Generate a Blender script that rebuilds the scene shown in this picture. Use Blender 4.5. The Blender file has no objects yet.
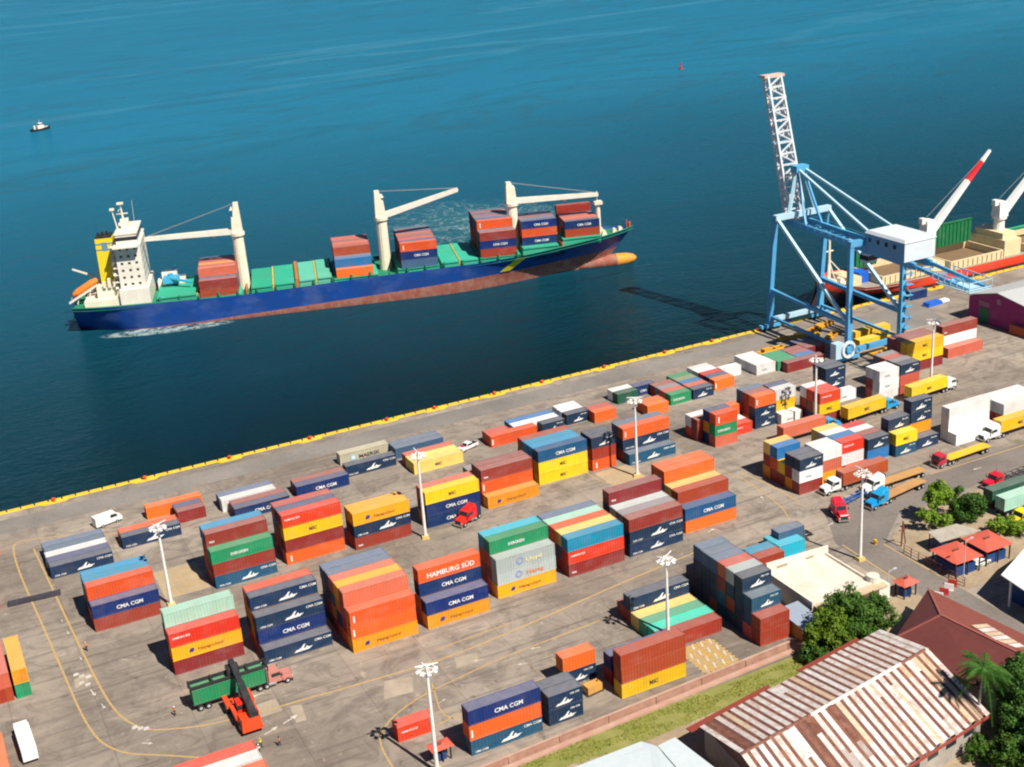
import bpy, bmesh, math, random
from mathutils import Vector, Matrix
random.seed(7)
R = math.radians
scene = bpy.context.scene

# ------------------------------------------------------------------ camera, sky, sun, exposure
cam_data = bpy.data.cameras.new('camera')
cam = bpy.data.objects.new('camera', cam_data)
scene.collection.objects.link(cam)
cam_data.sensor_width = 36.0
cam_data.lens = 1300.37 * 36.0 / 1024.0
cam_data.clip_start = 1.0
cam_data.clip_end = 60000.0
_r = Vector((0.8920216, -0.4471923, -0.0656996))
_u = Vector((0.2138781, 0.2895598, 0.9329583))
_w = Vector((0.3981879, 0.8462707, -0.3539383))
M = Matrix((( _r.x, _u.x, -_w.x, 0.0), (_r.y, _u.y, -_w.y, 0.0), (_r.z, _u.z, -_w.z, 122.195), (0, 0, 0, 1)))
cam.matrix_world = M
scene.camera = cam

SUN = Vector((0.22, -0.78, 1.02)).normalized()
elev = math.asin(SUN.z)
world = bpy.data.worlds.new('World')
scene.world = world
world.use_nodes = True
wn = world.node_tree.nodes
sky = wn.new('ShaderNodeTexSky')
sky.sky_type = 'NISHITA'
sky.sun_disc = False
sky.sun_elevation = elev
sky.sun_rotation = math.atan2(SUN.x, SUN.y)
sky.air_density = 0.65
sky.dust_density = 0.1
sky.ozone_density = 3.0
wn['Background'].inputs['Strength'].default_value = 0.05
world.node_tree.links.new(sky.outputs['Color'], wn['Background'].inputs['Color'])
sl = bpy.data.lights.new('sun', 'SUN')
sl.energy = 5.0
sl.angle = R(0.5)
sl.color = (1.0, 0.93, 0.82)
so = bpy.data.objects.new('sun', sl)
so.rotation_euler = SUN.to_track_quat('Z', 'Y').to_euler()
scene.collection.objects.link(so)
scene.view_settings.view_transform = 'Standard'
scene.view_settings.look = 'None'
scene.view_settings.exposure = 0.5
scene.view_settings.gamma = 1.0
scene.cycles.pixel_filter_type = 'BLACKMAN_HARRIS'
scene.cycles.filter_width = 2.1

# ------------------------------------------------------------------ helpers
COL = scene.collection
MATS = {}

def nd(nt, t, **kw):
    n = nt.nodes.new(t)
    for k, v in kw.items():
        setattr(n, k, v)
    return n

def new_mat(name):
    m = bpy.data.materials.new(name)
    m.use_nodes = True
    MATS[name] = m
    return m, m.node_tree, m.node_tree.nodes['Principled BSDF']

def mixc(nt, fac, a, b, mode='MIX'):
    n = nt.nodes.new('ShaderNodeMix')
    n.data_type = 'RGBA'
    n.blend_type = mode
    for s, v in ((0, fac), (6, a), (7, b)):
        if isinstance(v, (int, float)):
            n.inputs[s].default_value = v
        elif isinstance(v, tuple):
            n.inputs[s].default_value = v if len(v) == 4 else (*v, 1)
        else:
            nt.links.new(v, n.inputs[s])
    return n.outputs[2]

def mth(nt, op, a, b=None, c=None, clamp=False):
    n = nt.nodes.new('ShaderNodeMath')
    n.operation = op
    n.use_clamp = clamp
    for i, v in enumerate((a, b, c)):
        if v is None:
            continue
        if isinstance(v, (int, float)):
            n.inputs[i].default_value = v
        else:
            nt.links.new(v, n.inputs[i])
    return n.outputs[0]

def noise(nt, scale, detail=4.0, rough=0.55, vec=None, dist=0.0):
    n = nt.nodes.new('ShaderNodeTexNoise')
    n.inputs['Scale'].default_value = scale
    n.inputs['Detail'].default_value = detail
    n.inputs['Roughness'].default_value = rough
    n.inputs['Distortion'].default_value = dist
    if vec is not None:
        nt.links.new(vec, n.inputs['Vector'])
    return n.outputs['Fac']

def ramp(nt, fac, lo, hi):
    n = nt.nodes.new('ShaderNodeMapRange')
    n.inputs['From Min'].default_value = lo
    n.inputs['From Max'].default_value = hi
    nt.links.new(fac, n.inputs['Value'])
    return n.outputs['Result']

def scaled(nt, vec, s):
    n = nt.nodes.new('ShaderNodeVectorMath')
    n.operation = 'MULTIPLY'
    nt.links.new(vec, n.inputs[0])
    n.inputs[1].default_value = s
    return n.outputs[0]

def paint(name, rgb, rough=0.55, dirt=0.25, dirtcol=(0.16, 0.11, 0.08), dust=0.0, vary=0.12, metal=0.0, sc=0.35):
    """Weathered paint: per-object brightness change, soft grime patches, run-off streaks, settled dust on upward faces."""
    if name in MATS:
        return MATS[name]
    m, nt, b = new_mat(name)
    tc = nd(nt, 'ShaderNodeTexCoord')
    oi = nd(nt, 'ShaderNodeObjectInfo')
    add = nd(nt, 'ShaderNodeVectorMath', operation='ADD')
    nt.links.new(tc.outputs['Object'], add.inputs[0])
    nt.links.new(oi.outputs['Location'], add.inputs[1])
    vec = add.outputs[0]
    hsv = nd(nt, 'ShaderNodeHueSaturation')
    hsv.inputs['Color'].default_value = (*rgb, 1)
    nt.links.new(mth(nt, 'MULTIPLY_ADD', oi.outputs['Random'], 2 * vary, 1 - vary), hsv.inputs['Value'])
    nt.links.new(mth(nt, 'MULTIPLY_ADD', oi.outputs['Random'], 0.016, 0.492), hsv.inputs['Hue'])
    col = hsv.outputs['Color']
    n1 = ramp(nt, noise(nt, sc, 5, 0.65, vec), 0.45, 0.8)
    col = mixc(nt, mth(nt, 'MULTIPLY', n1, dirt), col, dirtcol)
    fd = ramp(nt, noise(nt, sc * 0.7, 4, 0.6, scaled(nt, vec, (1.0, 1.0, 1.7))), 0.5, 0.75)
    col = mixc(nt, mth(nt, 'MULTIPLY', fd, min(0.30, dirt * 1.1)), col, tuple(min(0.8, c * 0.75 + 0.16) for c in rgb))
    st = ramp(nt, noise(nt, 1.0, 3, 0.6, scaled(nt, vec, (3.2, 3.2, 0.25))), 0.52, 0.75)
    col = mixc(nt, mth(nt, 'MULTIPLY', st, dirt * 0.7), col, dirtcol)
    if dust > 0:
        geo = nd(nt, 'ShaderNodeNewGeometry')
        sep = nd(nt, 'ShaderNodeSeparateXYZ')
        nt.links.new(geo.outputs['Normal'], sep.inputs[0])
        up = ramp(nt, sep.outputs['Z'], 0.6, 0.95)
        pat = mth(nt, 'MULTIPLY_ADD', noise(nt, 0.8, 4, 0.6, vec), 0.7, 0.5)
        col = mixc(nt, mth(nt, 'MULTIPLY', mth(nt, 'MULTIPLY', up, pat), dust), col, (0.52, 0.47, 0.43))
    nt.links.new(col, b.inputs['Base Color'])
    b.inputs['Roughness'].default_value = rough
    b.inputs['Metallic'].default_value = metal
    b.inputs['Specular IOR Level'].default_value = 0.3
    return m

def flat(name, rgb, rough=0.6, metal=0.0):
    return paint(name, rgb, rough, 0.18, (0.12, 0.1, 0.08), 0.0, 0.04, metal, 0.8)

class MB:
    """collects shapes; each face keeps the material slot that was current when it was added"""
    def __init__(self):
        self.bm = bmesh.new()
        self.slot = 0
    def poly(self, pts):
        f = self.bm.faces.new([self.bm.verts.new(p) for p in pts])
        f.material_index = self.slot
        return f
    def hexa(self, b, t):
        vb = [self.bm.verts.new(p) for p in b]
        vt = [self.bm.verts.new(p) for p in t]
        n = len(b)
        fs = [vb[::-1], vt] + [[vb[i], vb[(i + 1) % n], vt[(i + 1) % n], vt[i]] for i in range(n)]
        for q in fs:
            f = self.bm.faces.new(q)
            f.material_index = self.slot
        return self
    def box(self, x0, y0, z0, x1, y1, z1, taper=0.0):
        b = [(x0, y0, z0), (x1, y0, z0), (x1, y1, z0), (x0, y1, z0)]
        cx, cy = (x0 + x1) / 2, (y0 + y1) / 2
        t = [(cx + (x - cx) * (1 - taper), cy + (y - cy) * (1 - taper), z1) for x, y, _ in b]
        return self.hexa(b, t)
    def prism(self, pts, z0, z1):
        return self.hexa([(x, y, z0) for x, y in pts], [(x, y, z1) for x, y in pts])
    def side(self, pts, y0, y1):
        """profile in x,z pushed along y"""
        return self.hexa([(x, y0, z) for x, z in pts], [(x, y1, z) for x, z in pts])
    def bar(self, a, b, w, h=None, w2=None):
        a, b = Vector(a), Vector(b)
        h = h or w
        d = (b - a).normalized()
        s = d.cross(Vector((0, 0, 1)))
        if s.length < 1e-3:
            s = Vector((1, 0, 0))
        s.normalize()
        u = s.cross(d).normalized()
        k = (w2 / w) if w2 else 1.0
        q = [(-.5, -.5), (.5, -.5), (.5, .5), (-.5, .5)]
        return self.hexa([a + s * w * i + u * h * j for i, j in q], [b + (s * w * i + u * h * j) * k for i, j in q])
    def tube(self, a, b, r, n=10, r2=None, cap=True):
        a, b = Vector(a), Vector(b)
        r2 = r if r2 is None else r2
        d = (b - a).normalized()
        s = d.cross(Vector((0, 0, 1)))
        if s.length < 1e-3:
            s = Vector((1, 0, 0))
        s.normalize()
        u = s.cross(d).normalized()
        ang = [2 * math.pi * i / n for i in range(n)]
        return self.hexa([a + (s * math.cos(t) + u * math.sin(t)) * r for t in ang], [b + (s * math.cos(t) + u * math.sin(t)) * r2 for t in ang])
    def mesh(self, name, mats):
        bmesh.ops.recalc_face_normals(self.bm, faces=self.bm.faces)
        me = bpy.data.meshes.new(name)
        self.bm.to_mesh(me)
        self.bm.free()
        for m in (mats if isinstance(mats, (list, tuple)) else [mats]):
            me.materials.append(m)
        return me
    def build(self, name, mats, parent=None):
        return put(name, self.mesh(name, mats), parent)

def put(name, me, parent=None):
    o = bpy.data.objects.new(name, me)
    COL.objects.link(o)
    if parent is not None:
        o.parent = parent
    return o

def tag(o, label, cat, group=None, kind=None):
    if label:
        o['label'] = label
    if cat:
        o['category'] = cat
    if group:
        o['group'] = group
    if kind:
        o['kind'] = kind
    return o

def empty(name, loc, rz=0.0, label=None, cat=None, group=None):
    o = bpy.data.objects.new(name, None)
    o.empty_display_size = 0.5
    COL.objects.link(o)
    o.location = loc
    o.rotation_euler = (0, 0, rz)
    tag(o, label, cat, group)
    return o

def copy_tree(o, parent=None):
    c = o.copy()
    COL.objects.link(c)
    c.parent = parent
    for ch in list(o.children):
        copy_tree(ch, c)
    return c

TEXTS = {}
def text_mesh(word, size, wide=1.0, bold=0.02):
    """lettering standing in the x-z plane, facing -y, its lower corner at the origin"""
    key = (word, size, wide)
    if key in TEXTS:
        return TEXTS[key]
    cu = bpy.data.curves.new('lettering', 'FONT')
    cu.body = word
    cu.size = size
    cu.offset = bold * size
    cu.resolution_u = 2
    tmp = bpy.data.objects.new('lettering', cu)
    me = bpy.data.meshes.new_from_object(tmp)
    bpy.data.objects.remove(tmp)
    for v in me.vertices:
        v.co = (v.co.x * wide, 0.0, v.co.y)
    me.materials.clear()
    TEXTS[key] = me
    return me

def letter(word, size, mat, loc, parent, wide=1.0, rot=None):
    key = ('o', word, size, wide, mat.name)
    if key not in TEXTS:
        me = text_mesh(word, size, wide).copy()
        me.materials.append(mat)
        TEXTS[key] = me
    o = put('lettering', TEXTS[key], parent)
    o.location = loc
    if rot:
        o.rotation_euler = rot
    return o

# ------------------------------------------------------------------ surfaces of the setting
def ground_mat():
    m, nt, b = new_mat('yard_concrete')
    tc = nd(nt, 'ShaderNodeTexCoord')
    v = tc.outputs['Object']
    c = mixc(nt, ramp(nt, noise(nt, 0.022, 6, 0.62, v), 0.35, 0.66), (0.190, 0.157, 0.130), (0.385, 0.325, 0.268))
    c = mixc(nt, mth(nt, 'MULTIPLY', ramp(nt, noise(nt, 0.16, 6, 0.7, v, 1.2), 0.46, 0.66), 0.7), c, (0.115, 0.095, 0.08))
    c = mixc(nt, mth(nt, 'MULTIPLY', ramp(nt, noise(nt, 0.09, 5, 0.6, scaled(nt, v, (0.5, 1.6, 1)), 2.0), 0.56, 0.76), 0.55), c, (0.44, 0.36, 0.27))
    c = mixc(nt, mth(nt, 'MULTIPLY', noise(nt, 2.2, 5, 0.75, v), 0.3), c, (0.14, 0.11, 0.085))
    c = mixc(nt, mth(nt, 'MULTIPLY', ramp(nt, noise(nt, 0.35, 6, 0.75, v, 0.8), 0.58, 0.66), 0.35), c, (0.10, 0.085, 0.075))
    # tyre scuffs run along the lanes
    c = mixc(nt, mth(nt, 'MULTIPLY', ramp(nt, noise(nt, 1.0, 4, 0.6, scaled(nt, v, (0.03, 0.9, 1))), 0.54, 0.66), 0.5), c, (0.09, 0.077, 0.068))
    c = mixc(nt, mth(nt, 'MULTIPLY', ramp(nt, noise(nt, 0.5, 7, 0.75, v, 0.5), 0.60, 0.68), 0.5), c, (0.50, 0.42, 0.33))
    c = mixc(nt, mth(nt, 'MULTIPLY', ramp(nt, noise(nt, 0.42, 3, 0.5, v, 0.2), 0.68, 0.74), 0.55), c, (0.07, 0.06, 0.055))
    br = nd(nt, 'ShaderNodeTexBrick')
    br.offset = 0.0
    br.inputs['Scale'].default_value = 1.0
    br.inputs['Brick Width'].default_value = 13.3
    br.inputs['Row Height'].default_value = 6.6
    br.inputs['Mortar Size'].default_value = 0.09
    br.inputs['Mortar Smooth'].default_value = 0.3
    br.inputs['Color1'].default_value = (0.86, 0.86, 0.86, 1)
    br.inputs['Color2'].default_value = (1.08, 1.08, 1.08, 1)
    br.inputs['Mortar'].default_value = (0.55, 0.52, 0.5, 1)
    nt.links.new(v, br.inputs['Vector'])
    c = mixc(nt, 0.55, c, br.outputs['Color'], 'MULTIPLY')
    nt.links.new(c, b.inputs['Base Color'])
    b.inputs['Roughness'].default_value = 0.9
    bp = nd(nt, 'ShaderNodeBump')
    bp.inputs['Strength'].default_value = 0.25
    bp.inputs['Distance'].default_value = 0.05
    nt.links.new(noise(nt, 1.5, 5, 0.7, v), bp.inputs['Height'])
    nt.links.new(bp.outputs['Normal'], b.inputs['Normal'])
    return m

def mottled(name, a, bcol, s1=0.15, s2=2.0, dark=(0.08, 0.07, 0.06), dk=0.3, rough=0.9):
    m, nt, b = new_mat(name)
    tc = nd(nt, 'ShaderNodeTexCoord')
    v = tc.outputs['Object']
    c = mixc(nt, ramp(nt, noise(nt, s1, 6, 0.65, v), 0.36, 0.66), a, bcol)
    c = mixc(nt, mth(nt, 'MULTIPLY', ramp(nt, noise(nt, s2, 5, 0.7, v), 0.45, 0.75), dk), c, dark)
    nt.links.new(c, b.inputs['Base Color'])
    b.inputs['Roughness'].default_value = rough
    bp = nd(nt, 'ShaderNodeBump')
    bp.inputs['Strength'].default_value = 0.35
    bp.inputs['Distance'].default_value = 0.08
    nt.links.new(noise(nt, s2, 5, 0.7, v), bp.inputs['Height'])
    nt.links.new(bp.outputs['Normal'], b.inputs['Normal'])
    return m

def water_mat():
    m, nt, b = new_mat('harbour_water')
    tc = nd(nt, 'ShaderNodeTexCoord')
    v = tc.outputs['Object']
    sep = nd(nt, 'ShaderNodeSeparateXYZ')
    nt.links.new(v, sep.inputs[0])
    X, Y = sep.outputs['X'], sep.outputs['Y']
    # sky reflection put into the base colour: dark by the quay, lighter offshore
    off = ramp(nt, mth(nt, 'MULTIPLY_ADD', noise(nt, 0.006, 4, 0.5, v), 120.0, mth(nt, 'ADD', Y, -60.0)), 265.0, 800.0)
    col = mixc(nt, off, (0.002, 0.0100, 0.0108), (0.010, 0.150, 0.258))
    band = ramp(nt, noise(nt, 0.01, 6, 0.62, scaled(nt, v, (0.55, 1.5, 1)), 2.5), 0.5, 0.72)
    col = mixc(nt, mth(nt, 'MULTIPLY', mth(nt, 'MULTIPLY', band, 0.5), off), col, (0.008, 0.08, 0.12))
    slick = ramp(nt, noise(nt, 0.004, 7, 0.6, scaled(nt, v, (0.5, 3.0, 1)), 3.0), 0.57, 0.70)
    def blob(cx, cy, rx, ry, ang=0.0):
        ca, sa = math.cos(ang), math.sin(ang)
        dx = mth(nt, 'ADD', X, -cx)
        dy = mth(nt, 'ADD', Y, -cy)
        a = mth(nt, 'MULTIPLY', mth(nt, 'ADD', mth(nt, 'MULTIPLY', dx, ca), mth(nt, 'MULTIPLY', dy, sa)), 1.0 / rx)
        c = mth(nt, 'MULTIPLY', mth(nt, 'ADD', mth(nt, 'MULTIPLY', dx, -sa), mth(nt, 'MULTIPLY', dy, ca)), 1.0 / ry)
        r2 = mth(nt, 'ADD', mth(nt, 'MULTIPLY', a, a), mth(nt, 'MULTIPLY', c, c))
        return mth(nt, 'SUBTRACT', 1.0, r2, clamp=True)
    wash = mth(nt, 'MAXIMUM', blob(*WASH_A), blob(*WASH_B))
    wash = mth(nt, 'MAXIMUM', wash, blob(*WASH_C))
    churn = noise(nt, 0.09, 7, 0.7, v, 3.0)
    churned = mth(nt, 'MULTIPLY', wash, ramp(nt, churn, 0.3, 0.6), clamp=True)
    col = mixc(nt, mth(nt, 'MULTIPLY', churned, 0.7), col, (0.045, 0.16, 0.185))
    fine = noise(nt, 0.22, 8, 0.75, v, 2.0)
    rg1 = mth(nt, 'ABSOLUTE', mth(nt, 'SUBTRACT', noise(nt, 0.032, 5, 0.62, v, 3.2), 0.5))
    ridge = ramp(nt, mth(nt, 'SUBTRACT', 1.0, mth(nt, 'MULTIPLY', rg1, 26.0)), 0.1, 1.0)
    foam = mth(nt, 'MULTIPLY', mth(nt, 'MULTIPLY', mth(nt, 'POWER', wash, 0.5), ridge), ramp(nt, fine, 0.40, 0.62), clamp=True)
    ln1 = mth(nt, 'ABSOLUTE', mth(nt, 'SUBTRACT', noise(nt, 0.0035, 7, 0.62, scaled(nt, v, (0.5, 1.9, 1)), 1.5), 0.5))
    lines = mth(nt, 'MULTIPLY', ramp(nt, mth(nt, 'SUBTRACT', 1.0, mth(nt, 'MULTIPLY', ln1, 45.0)), 0.0, 1.0), ramp(nt, Y, 480.0, 620.0), clamp=True)
    col = mixc(nt, mth(nt, 'MULTIPLY', lines, 0.28), col, (0.025, 0.070, 0.10))
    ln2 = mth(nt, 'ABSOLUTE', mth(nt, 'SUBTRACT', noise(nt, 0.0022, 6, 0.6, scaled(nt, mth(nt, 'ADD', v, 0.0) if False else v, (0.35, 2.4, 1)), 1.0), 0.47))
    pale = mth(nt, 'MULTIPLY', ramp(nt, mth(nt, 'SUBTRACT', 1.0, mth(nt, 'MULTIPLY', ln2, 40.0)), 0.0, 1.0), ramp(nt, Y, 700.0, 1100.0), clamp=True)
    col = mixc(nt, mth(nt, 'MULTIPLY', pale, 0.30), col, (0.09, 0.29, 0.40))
    rim = mth(nt, 'MULTIPLY', ramp(nt, blob(*WASH_D), 0.0, 0.4), ramp(nt, noise(nt, 0.35, 6, 0.7, v, 1.0), 0.42, 0.56), clamp=True)
    rim2 = mth(nt, 'MULTIPLY', ramp(nt, blob(*WASH_E), 0.0, 0.4), ramp(nt, noise(nt, 0.35, 6, 0.7, v, 1.0), 0.40, 0.54), clamp=True)
    foam = mth(nt, 'MAXIMUM', foam, mth(nt, 'MAXIMUM', rim, rim2))
    col = mixc(nt, mth(nt, 'MULTIPLY', foam, 0.6), col, (0.50, 0.60, 0.56))
    nt.links.new(col, b.inputs['Base Color'])
    nt.links.new(mth(nt, 'MULTIPLY_ADD', foam, 0.6, mth(nt, 'MULTIPLY_ADD', slick, 0.06, 0.10)), b.inputs['Roughness'])
    b.inputs['IOR'].default_value = 1.33
    b.inputs['Specular IOR Level'].default_value = 0.0
    h1 = noise(nt, 0.05, 4, 0.6, scaled(nt, v, (1, 1.7, 1)), 0.6)
    h2 = noise(nt, 0.35, 5, 0.6, scaled(nt, v, (1, 1.6, 1)), 0.6)
    h3 = noise(nt, 1.6, 4, 0.6, v)
    h = mth(nt, 'ADD', mth(nt, 'MULTIPLY', h1, 1.6), mth(nt, 'ADD', mth(nt, 'MULTIPLY', h2, 0.75), mth(nt, 'MULTIPLY', h3, 0.16)))
    h = mth(nt, 'MULTIPLY', h, mth(nt, 'MULTIPLY_ADD', slick, -0.5, 1.0))
    bp = nd(nt, 'ShaderNodeBump')
    bp.inputs['Strength'].default_value = 1.0
    bp.inputs['Distance'].default_value = 1.0
    nt.links.new(h, bp.inputs['Height'])
    nt.links.new(bp.outputs['Normal'], b.inputs['Normal'])
    gl = nd(nt, 'ShaderNodeBsdfGlossy')
    gl.inputs['Color'].default_value = (0.42, 0.68, 0.82, 1)
    nt.links.new(mth(nt, 'MULTIPLY_ADD', foam, 0.6, 0.14), gl.inputs['Roughness'])
    nt.links.new(bp.outputs['Normal'], gl.inputs['Normal'])
    fr = nd(nt, 'ShaderNodeFresnel')
    fr.inputs['IOR'].default_value = 1.33
    nt.links.new(bp.outputs['Normal'], fr.inputs['Normal'])
    mx = nd(nt, 'ShaderNodeMixShader')
    nt.links.new(mth(nt, 'MULTIPLY', fr.outputs[0], 0.52), mx.inputs[0])
    nt.links.new(b.outputs[0], mx.inputs[1])
    nt.links.new(gl.outputs[0], mx.inputs[2])
    nt.links.new(mx.outputs[0], nt.nodes['Material Output'].inputs['Surface'])
    return m

# patches of churned water: thruster wash off the bow, the trail behind the hull (centre x, y, radii, angle)
WASH_A = (214.0, 468.0, 40.0, 54.0, 0.3)
WASH_B = (188.0, 428.0, 26.0, 34.0, 0.5)
WASH_C = (96.0, 450.0, 26.0, 20.0, 0.2)
WASH_D = (72.0, 411.0, 22.0, 4.5, -0.27)
WASH_E = (176.0, 424.0, 8.0, 26.0, -0.15)

G = ground_mat()
YQ = 288.2
XL, XR = -900.0, 5000.0
mb = MB()
mb.hexa([(XL, -4000, -9), (XR, -4000, -9), (XR, YQ, -9), (XL, YQ, -9)], [(XL, -4000, 0), (XR, -4000, 0), (XR, YQ, 0), (XL, YQ, 0)])
o = mb.build('ground', G); tag(o, None, None, kind='structure')
mb = MB()
mb.poly([(-30000, -4000, -3), (45000, -4000, -3), (45000, 50000, -3), (-30000, 50000, -3)])
o = mb.build('water', water_mat()); tag(o, None, None, kind='structure')

def ribbon(mb, pts, w, z):
    P = [Vector((x, y, 0)) for x, y in pts]
    for k in range(3):                                           # round the corners a little
        Q = [P[0]]
        if len(P) > 2:
            for i in range(len(P) - 1):
                Q += [P[i] * 0.75 + P[i + 1] * 0.25, P[i] * 0.25 + P[i + 1] * 0.75]
            Q.append(P[-1])
            P = Q
    L, Rr = [], []
    for i, p in enumerate(P):
        d = (P[min(i + 1, len(P) - 1)] - P[max(i - 1, 0)]).normalized()
        s = Vector((-d.y, d.x, 0)) * w / 2
        L.append(p + s)
        Rr.append(p - s)
    for i in range(len(P) - 1):
        mb.poly([(Rr[i].x, Rr[i].y, z), (Rr[i + 1].x, Rr[i + 1].y, z), (L[i + 1].x, L[i + 1].y, z), (L[i].x, L[i].y, z)])

# asphalt lanes and patches
AS = mottled('lane_asphalt', (0.15, 0.130, 0.115), (0.235, 0.20, 0.175), 0.05, 1.2, (0.07, 0.06, 0.055), 0.4)
mb = MB()
mb.prism([(157, 159), (158.5, 172), (168, 179), (205, 181), (420, 181), (420, 192), (205, 190.5), (166, 188.5), (156.5, 188), (149.5, 176), (149.5, 155), (149, 120), (157, 120)], -0.3, 0.004)
o = mb.build('road', AS); tag(o, None, None, kind='structure')
AP = mottled('apron_asphalt', (0.17, 0.155, 0.14), (0.27, 0.24, 0.215), 0.04, 1.2, (0.08, 0.07, 0.065), 0.35)
mb = MB()
mb.prism([(243, 263), (262, 263), (266, 281), (240, 281)], -0.3, 0.004)
mb.prism([(-60, 276.5), (212, 276.5), (212, 284.0), (-60, 284.0)], -0.3, 0.004)
o = mb.build('quay_apron_road', AP); tag(o, None, None, kind='structure')
# pale concrete patches with their own outline
PC = mottled('patched_concrete', (0.30, 0.25, 0.19), (0.42, 0.35, 0.27), 0.3, 2.0, (0.2, 0.16, 0.12), 0.3)
mb = MB()
for pts in ([(55, 174.5), (60, 174), (61.5, 178), (57, 179.5)], [(69, 176.5), (73, 176.2), (74, 179), (70, 179.6)], [(35, 180.5), (39.6, 180.6), (39.6, 184.5), (35, 184.3)],
            [(40.5, 176), (42.2, 176), (42.8, 180.5), (41, 181)], [(10.8, 206), (11.5, 206.4), (14.4, 208), (13.6, 210), (11, 209)], [(78, 193), (83, 193), (84, 196.5), (79, 197)],
            [(31.2, 228), (39.9, 228), (39.9, 240.3), (31.2, 240.3)], [(127.2, 219.2), (135.8, 219.2), (135.8, 230.8), (127.2, 230.8)]):
    mb.prism(pts, -0.2, 0.004)
o = mb.build('concrete_patches', PC); tag(o, None, None, kind='structure')

YL = mottled('yellow_line_paint', (0.52, 0.31, 0.07), (0.42, 0.31, 0.16), 0.5, 1.5, (0.25, 0.2, 0.15), 0.8)
WLN = mottled('white_line_paint', (0.62, 0.58, 0.52), (0.42, 0.38, 0.33), 0.8, 2.0, (0.3, 0.26, 0.22), 0.5)
mb = MB()
for pts, w in (([(34, 259.5), (9.8, 272.5), (7.0, 267.3), (9.5, 218), (10.6, 190.8), (14, 183), (19.4, 179.4), (29, 172)], .34), ([(11.7, 265.3), (13.9, 214.4), (15.2, 195.2), (18, 188.2), (21, 185.8), (29, 182.6), (46.3, 181.4), (68, 180), (84, 182), (108, 186), (128, 188.5)], .34),
               ([(49.8, 150), (49.6, 163.7), (52.6, 167.8), (55.5, 169.9), (60.9, 172.3), (68.6, 173.7), (76.7, 175.2), (97, 176.5)], .28), ([(68, 183.6), (83.7, 184.5)], .25),
               ([(150.3, 175), (149.4, 154)], .3), ([(157, 171), (157.0, 156)], .3), ([(186, 189.4), (240, 189.0)], .28), ([(153.8, 213.1), (155.1, 204.8), (155.3, 194.4)], .3), ([(152.3, 209.2), (151.1, 195), (148.6, 189)], .26),
               ([(63.6, 174.6), (60.5, 162.3), (74, 160.5)], .24), ([(126, 238), (126, 222), (140, 222)], .2), ([(146, 245), (149, 225), (152.5, 209)], .24), ([(60, 163.5), (80, 166)], .24), ([(84, 170.5), (86, 157)], .22)):
    ribbon(mb, pts, w, 0.010)
# hatched boxes painted round the mast feet
def hatch(mb, x0, y0, x1, y1, step=1.0, w=.22):
    z = 0.009
    n = int((x1 - x0 + y1 - y0) / step)
    for i in range(n):
        t = i * step
        a = (x0 + min(t, x1 - x0), y0 + max(0, t - (x1 - x0)))
        c = (x0 + max(0, t - (y1 - y0)), y0 + min(t, y1 - y0))
        if (Vector(a) - Vector(c)).length > 0.5:
            ribbon(mb, [a, c], w, z)
hatch(mb, 31.5, 228.3, 39.6, 240, 1.15, .36)
hatch(mb, 127.5, 219.5, 135.5, 230.5, 1.15, .36)
hatch(mb, 103.2, 152.8, 110.2, 161.2, 0.95, .72)
o = mb.build('yellow_road_marking', YL); tag(o, None, None, kind='structure')
mb = MB()
def arrow(mb, x, y, a, s=1.0):
    ca, sa = math.cos(a), math.sin(a)
    f = lambda u, v: (x + (u * ca - v * sa) * s, y + (u * sa + v * ca) * s, 0.012)
    mb.poly([f(-1.6, -.14), (f(.4, -.14)), f(.4, .14), f(-1.6, .14)])
    mb.poly([f(.4, -.55), f(1.6, 0), f(.4, .55)])
for x, y, a, s in ((12.6, 226, -1.5, .8), (13.2, 215.5, -1.5, .7), (12.3, 231, 1.6, .6), (83.1, 174.8, 2.9, 1.0), (73.1, 176.7, 2.9, 1.0), (120.1, 200.2, .2, 1.0), (79, 171.6, 2.9, 1), (37.2, 187.1, 3.2, 1.3), (40, 177.5, .4, 1.6), (36.4, 176.2, .4, 1.4),
                   (13.2, 203, -1.4, 1.2), (18.3, 183.5, -.6, 1.0), (14, 198, -1.4, .9), (150, 200, 1.2, 1), (154, 183, .3, 1), (174, 186.6, 3.1, 1.2), (196, 186, 3.1, 1.2), (63, 169, .4, .8), (133, 194, .3, 1.0), (142, 202, .3, 1.0)):
    arrow(mb, x, y, a, s * .6)
for i in range(16):
    ribbon(mb, [(104.0 + (i % 4) * 1.75, 153.4 + (i // 4) * 2.1), (104.5 + (i % 4) * 1.75, 154.9 + (i // 4) * 2.1)], .3, 0.014)
for x, y in ((11.6, 210.5), (12.4, 209.4), (13.4, 208.6), (12.0, 207.2), (12.9, 206.2), (17.4, 189), (18.2, 188.2), (19, 187.7)):
    mb.poly([(x - .5, y - .5, .013), (x + .45, y - .4, .013), (x + .4, y + .5, .013), (x - .4, y + .4, .013)])
o = mb.build('white_road_marking', WLN); tag(o, None, None, kind='structure')

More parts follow.
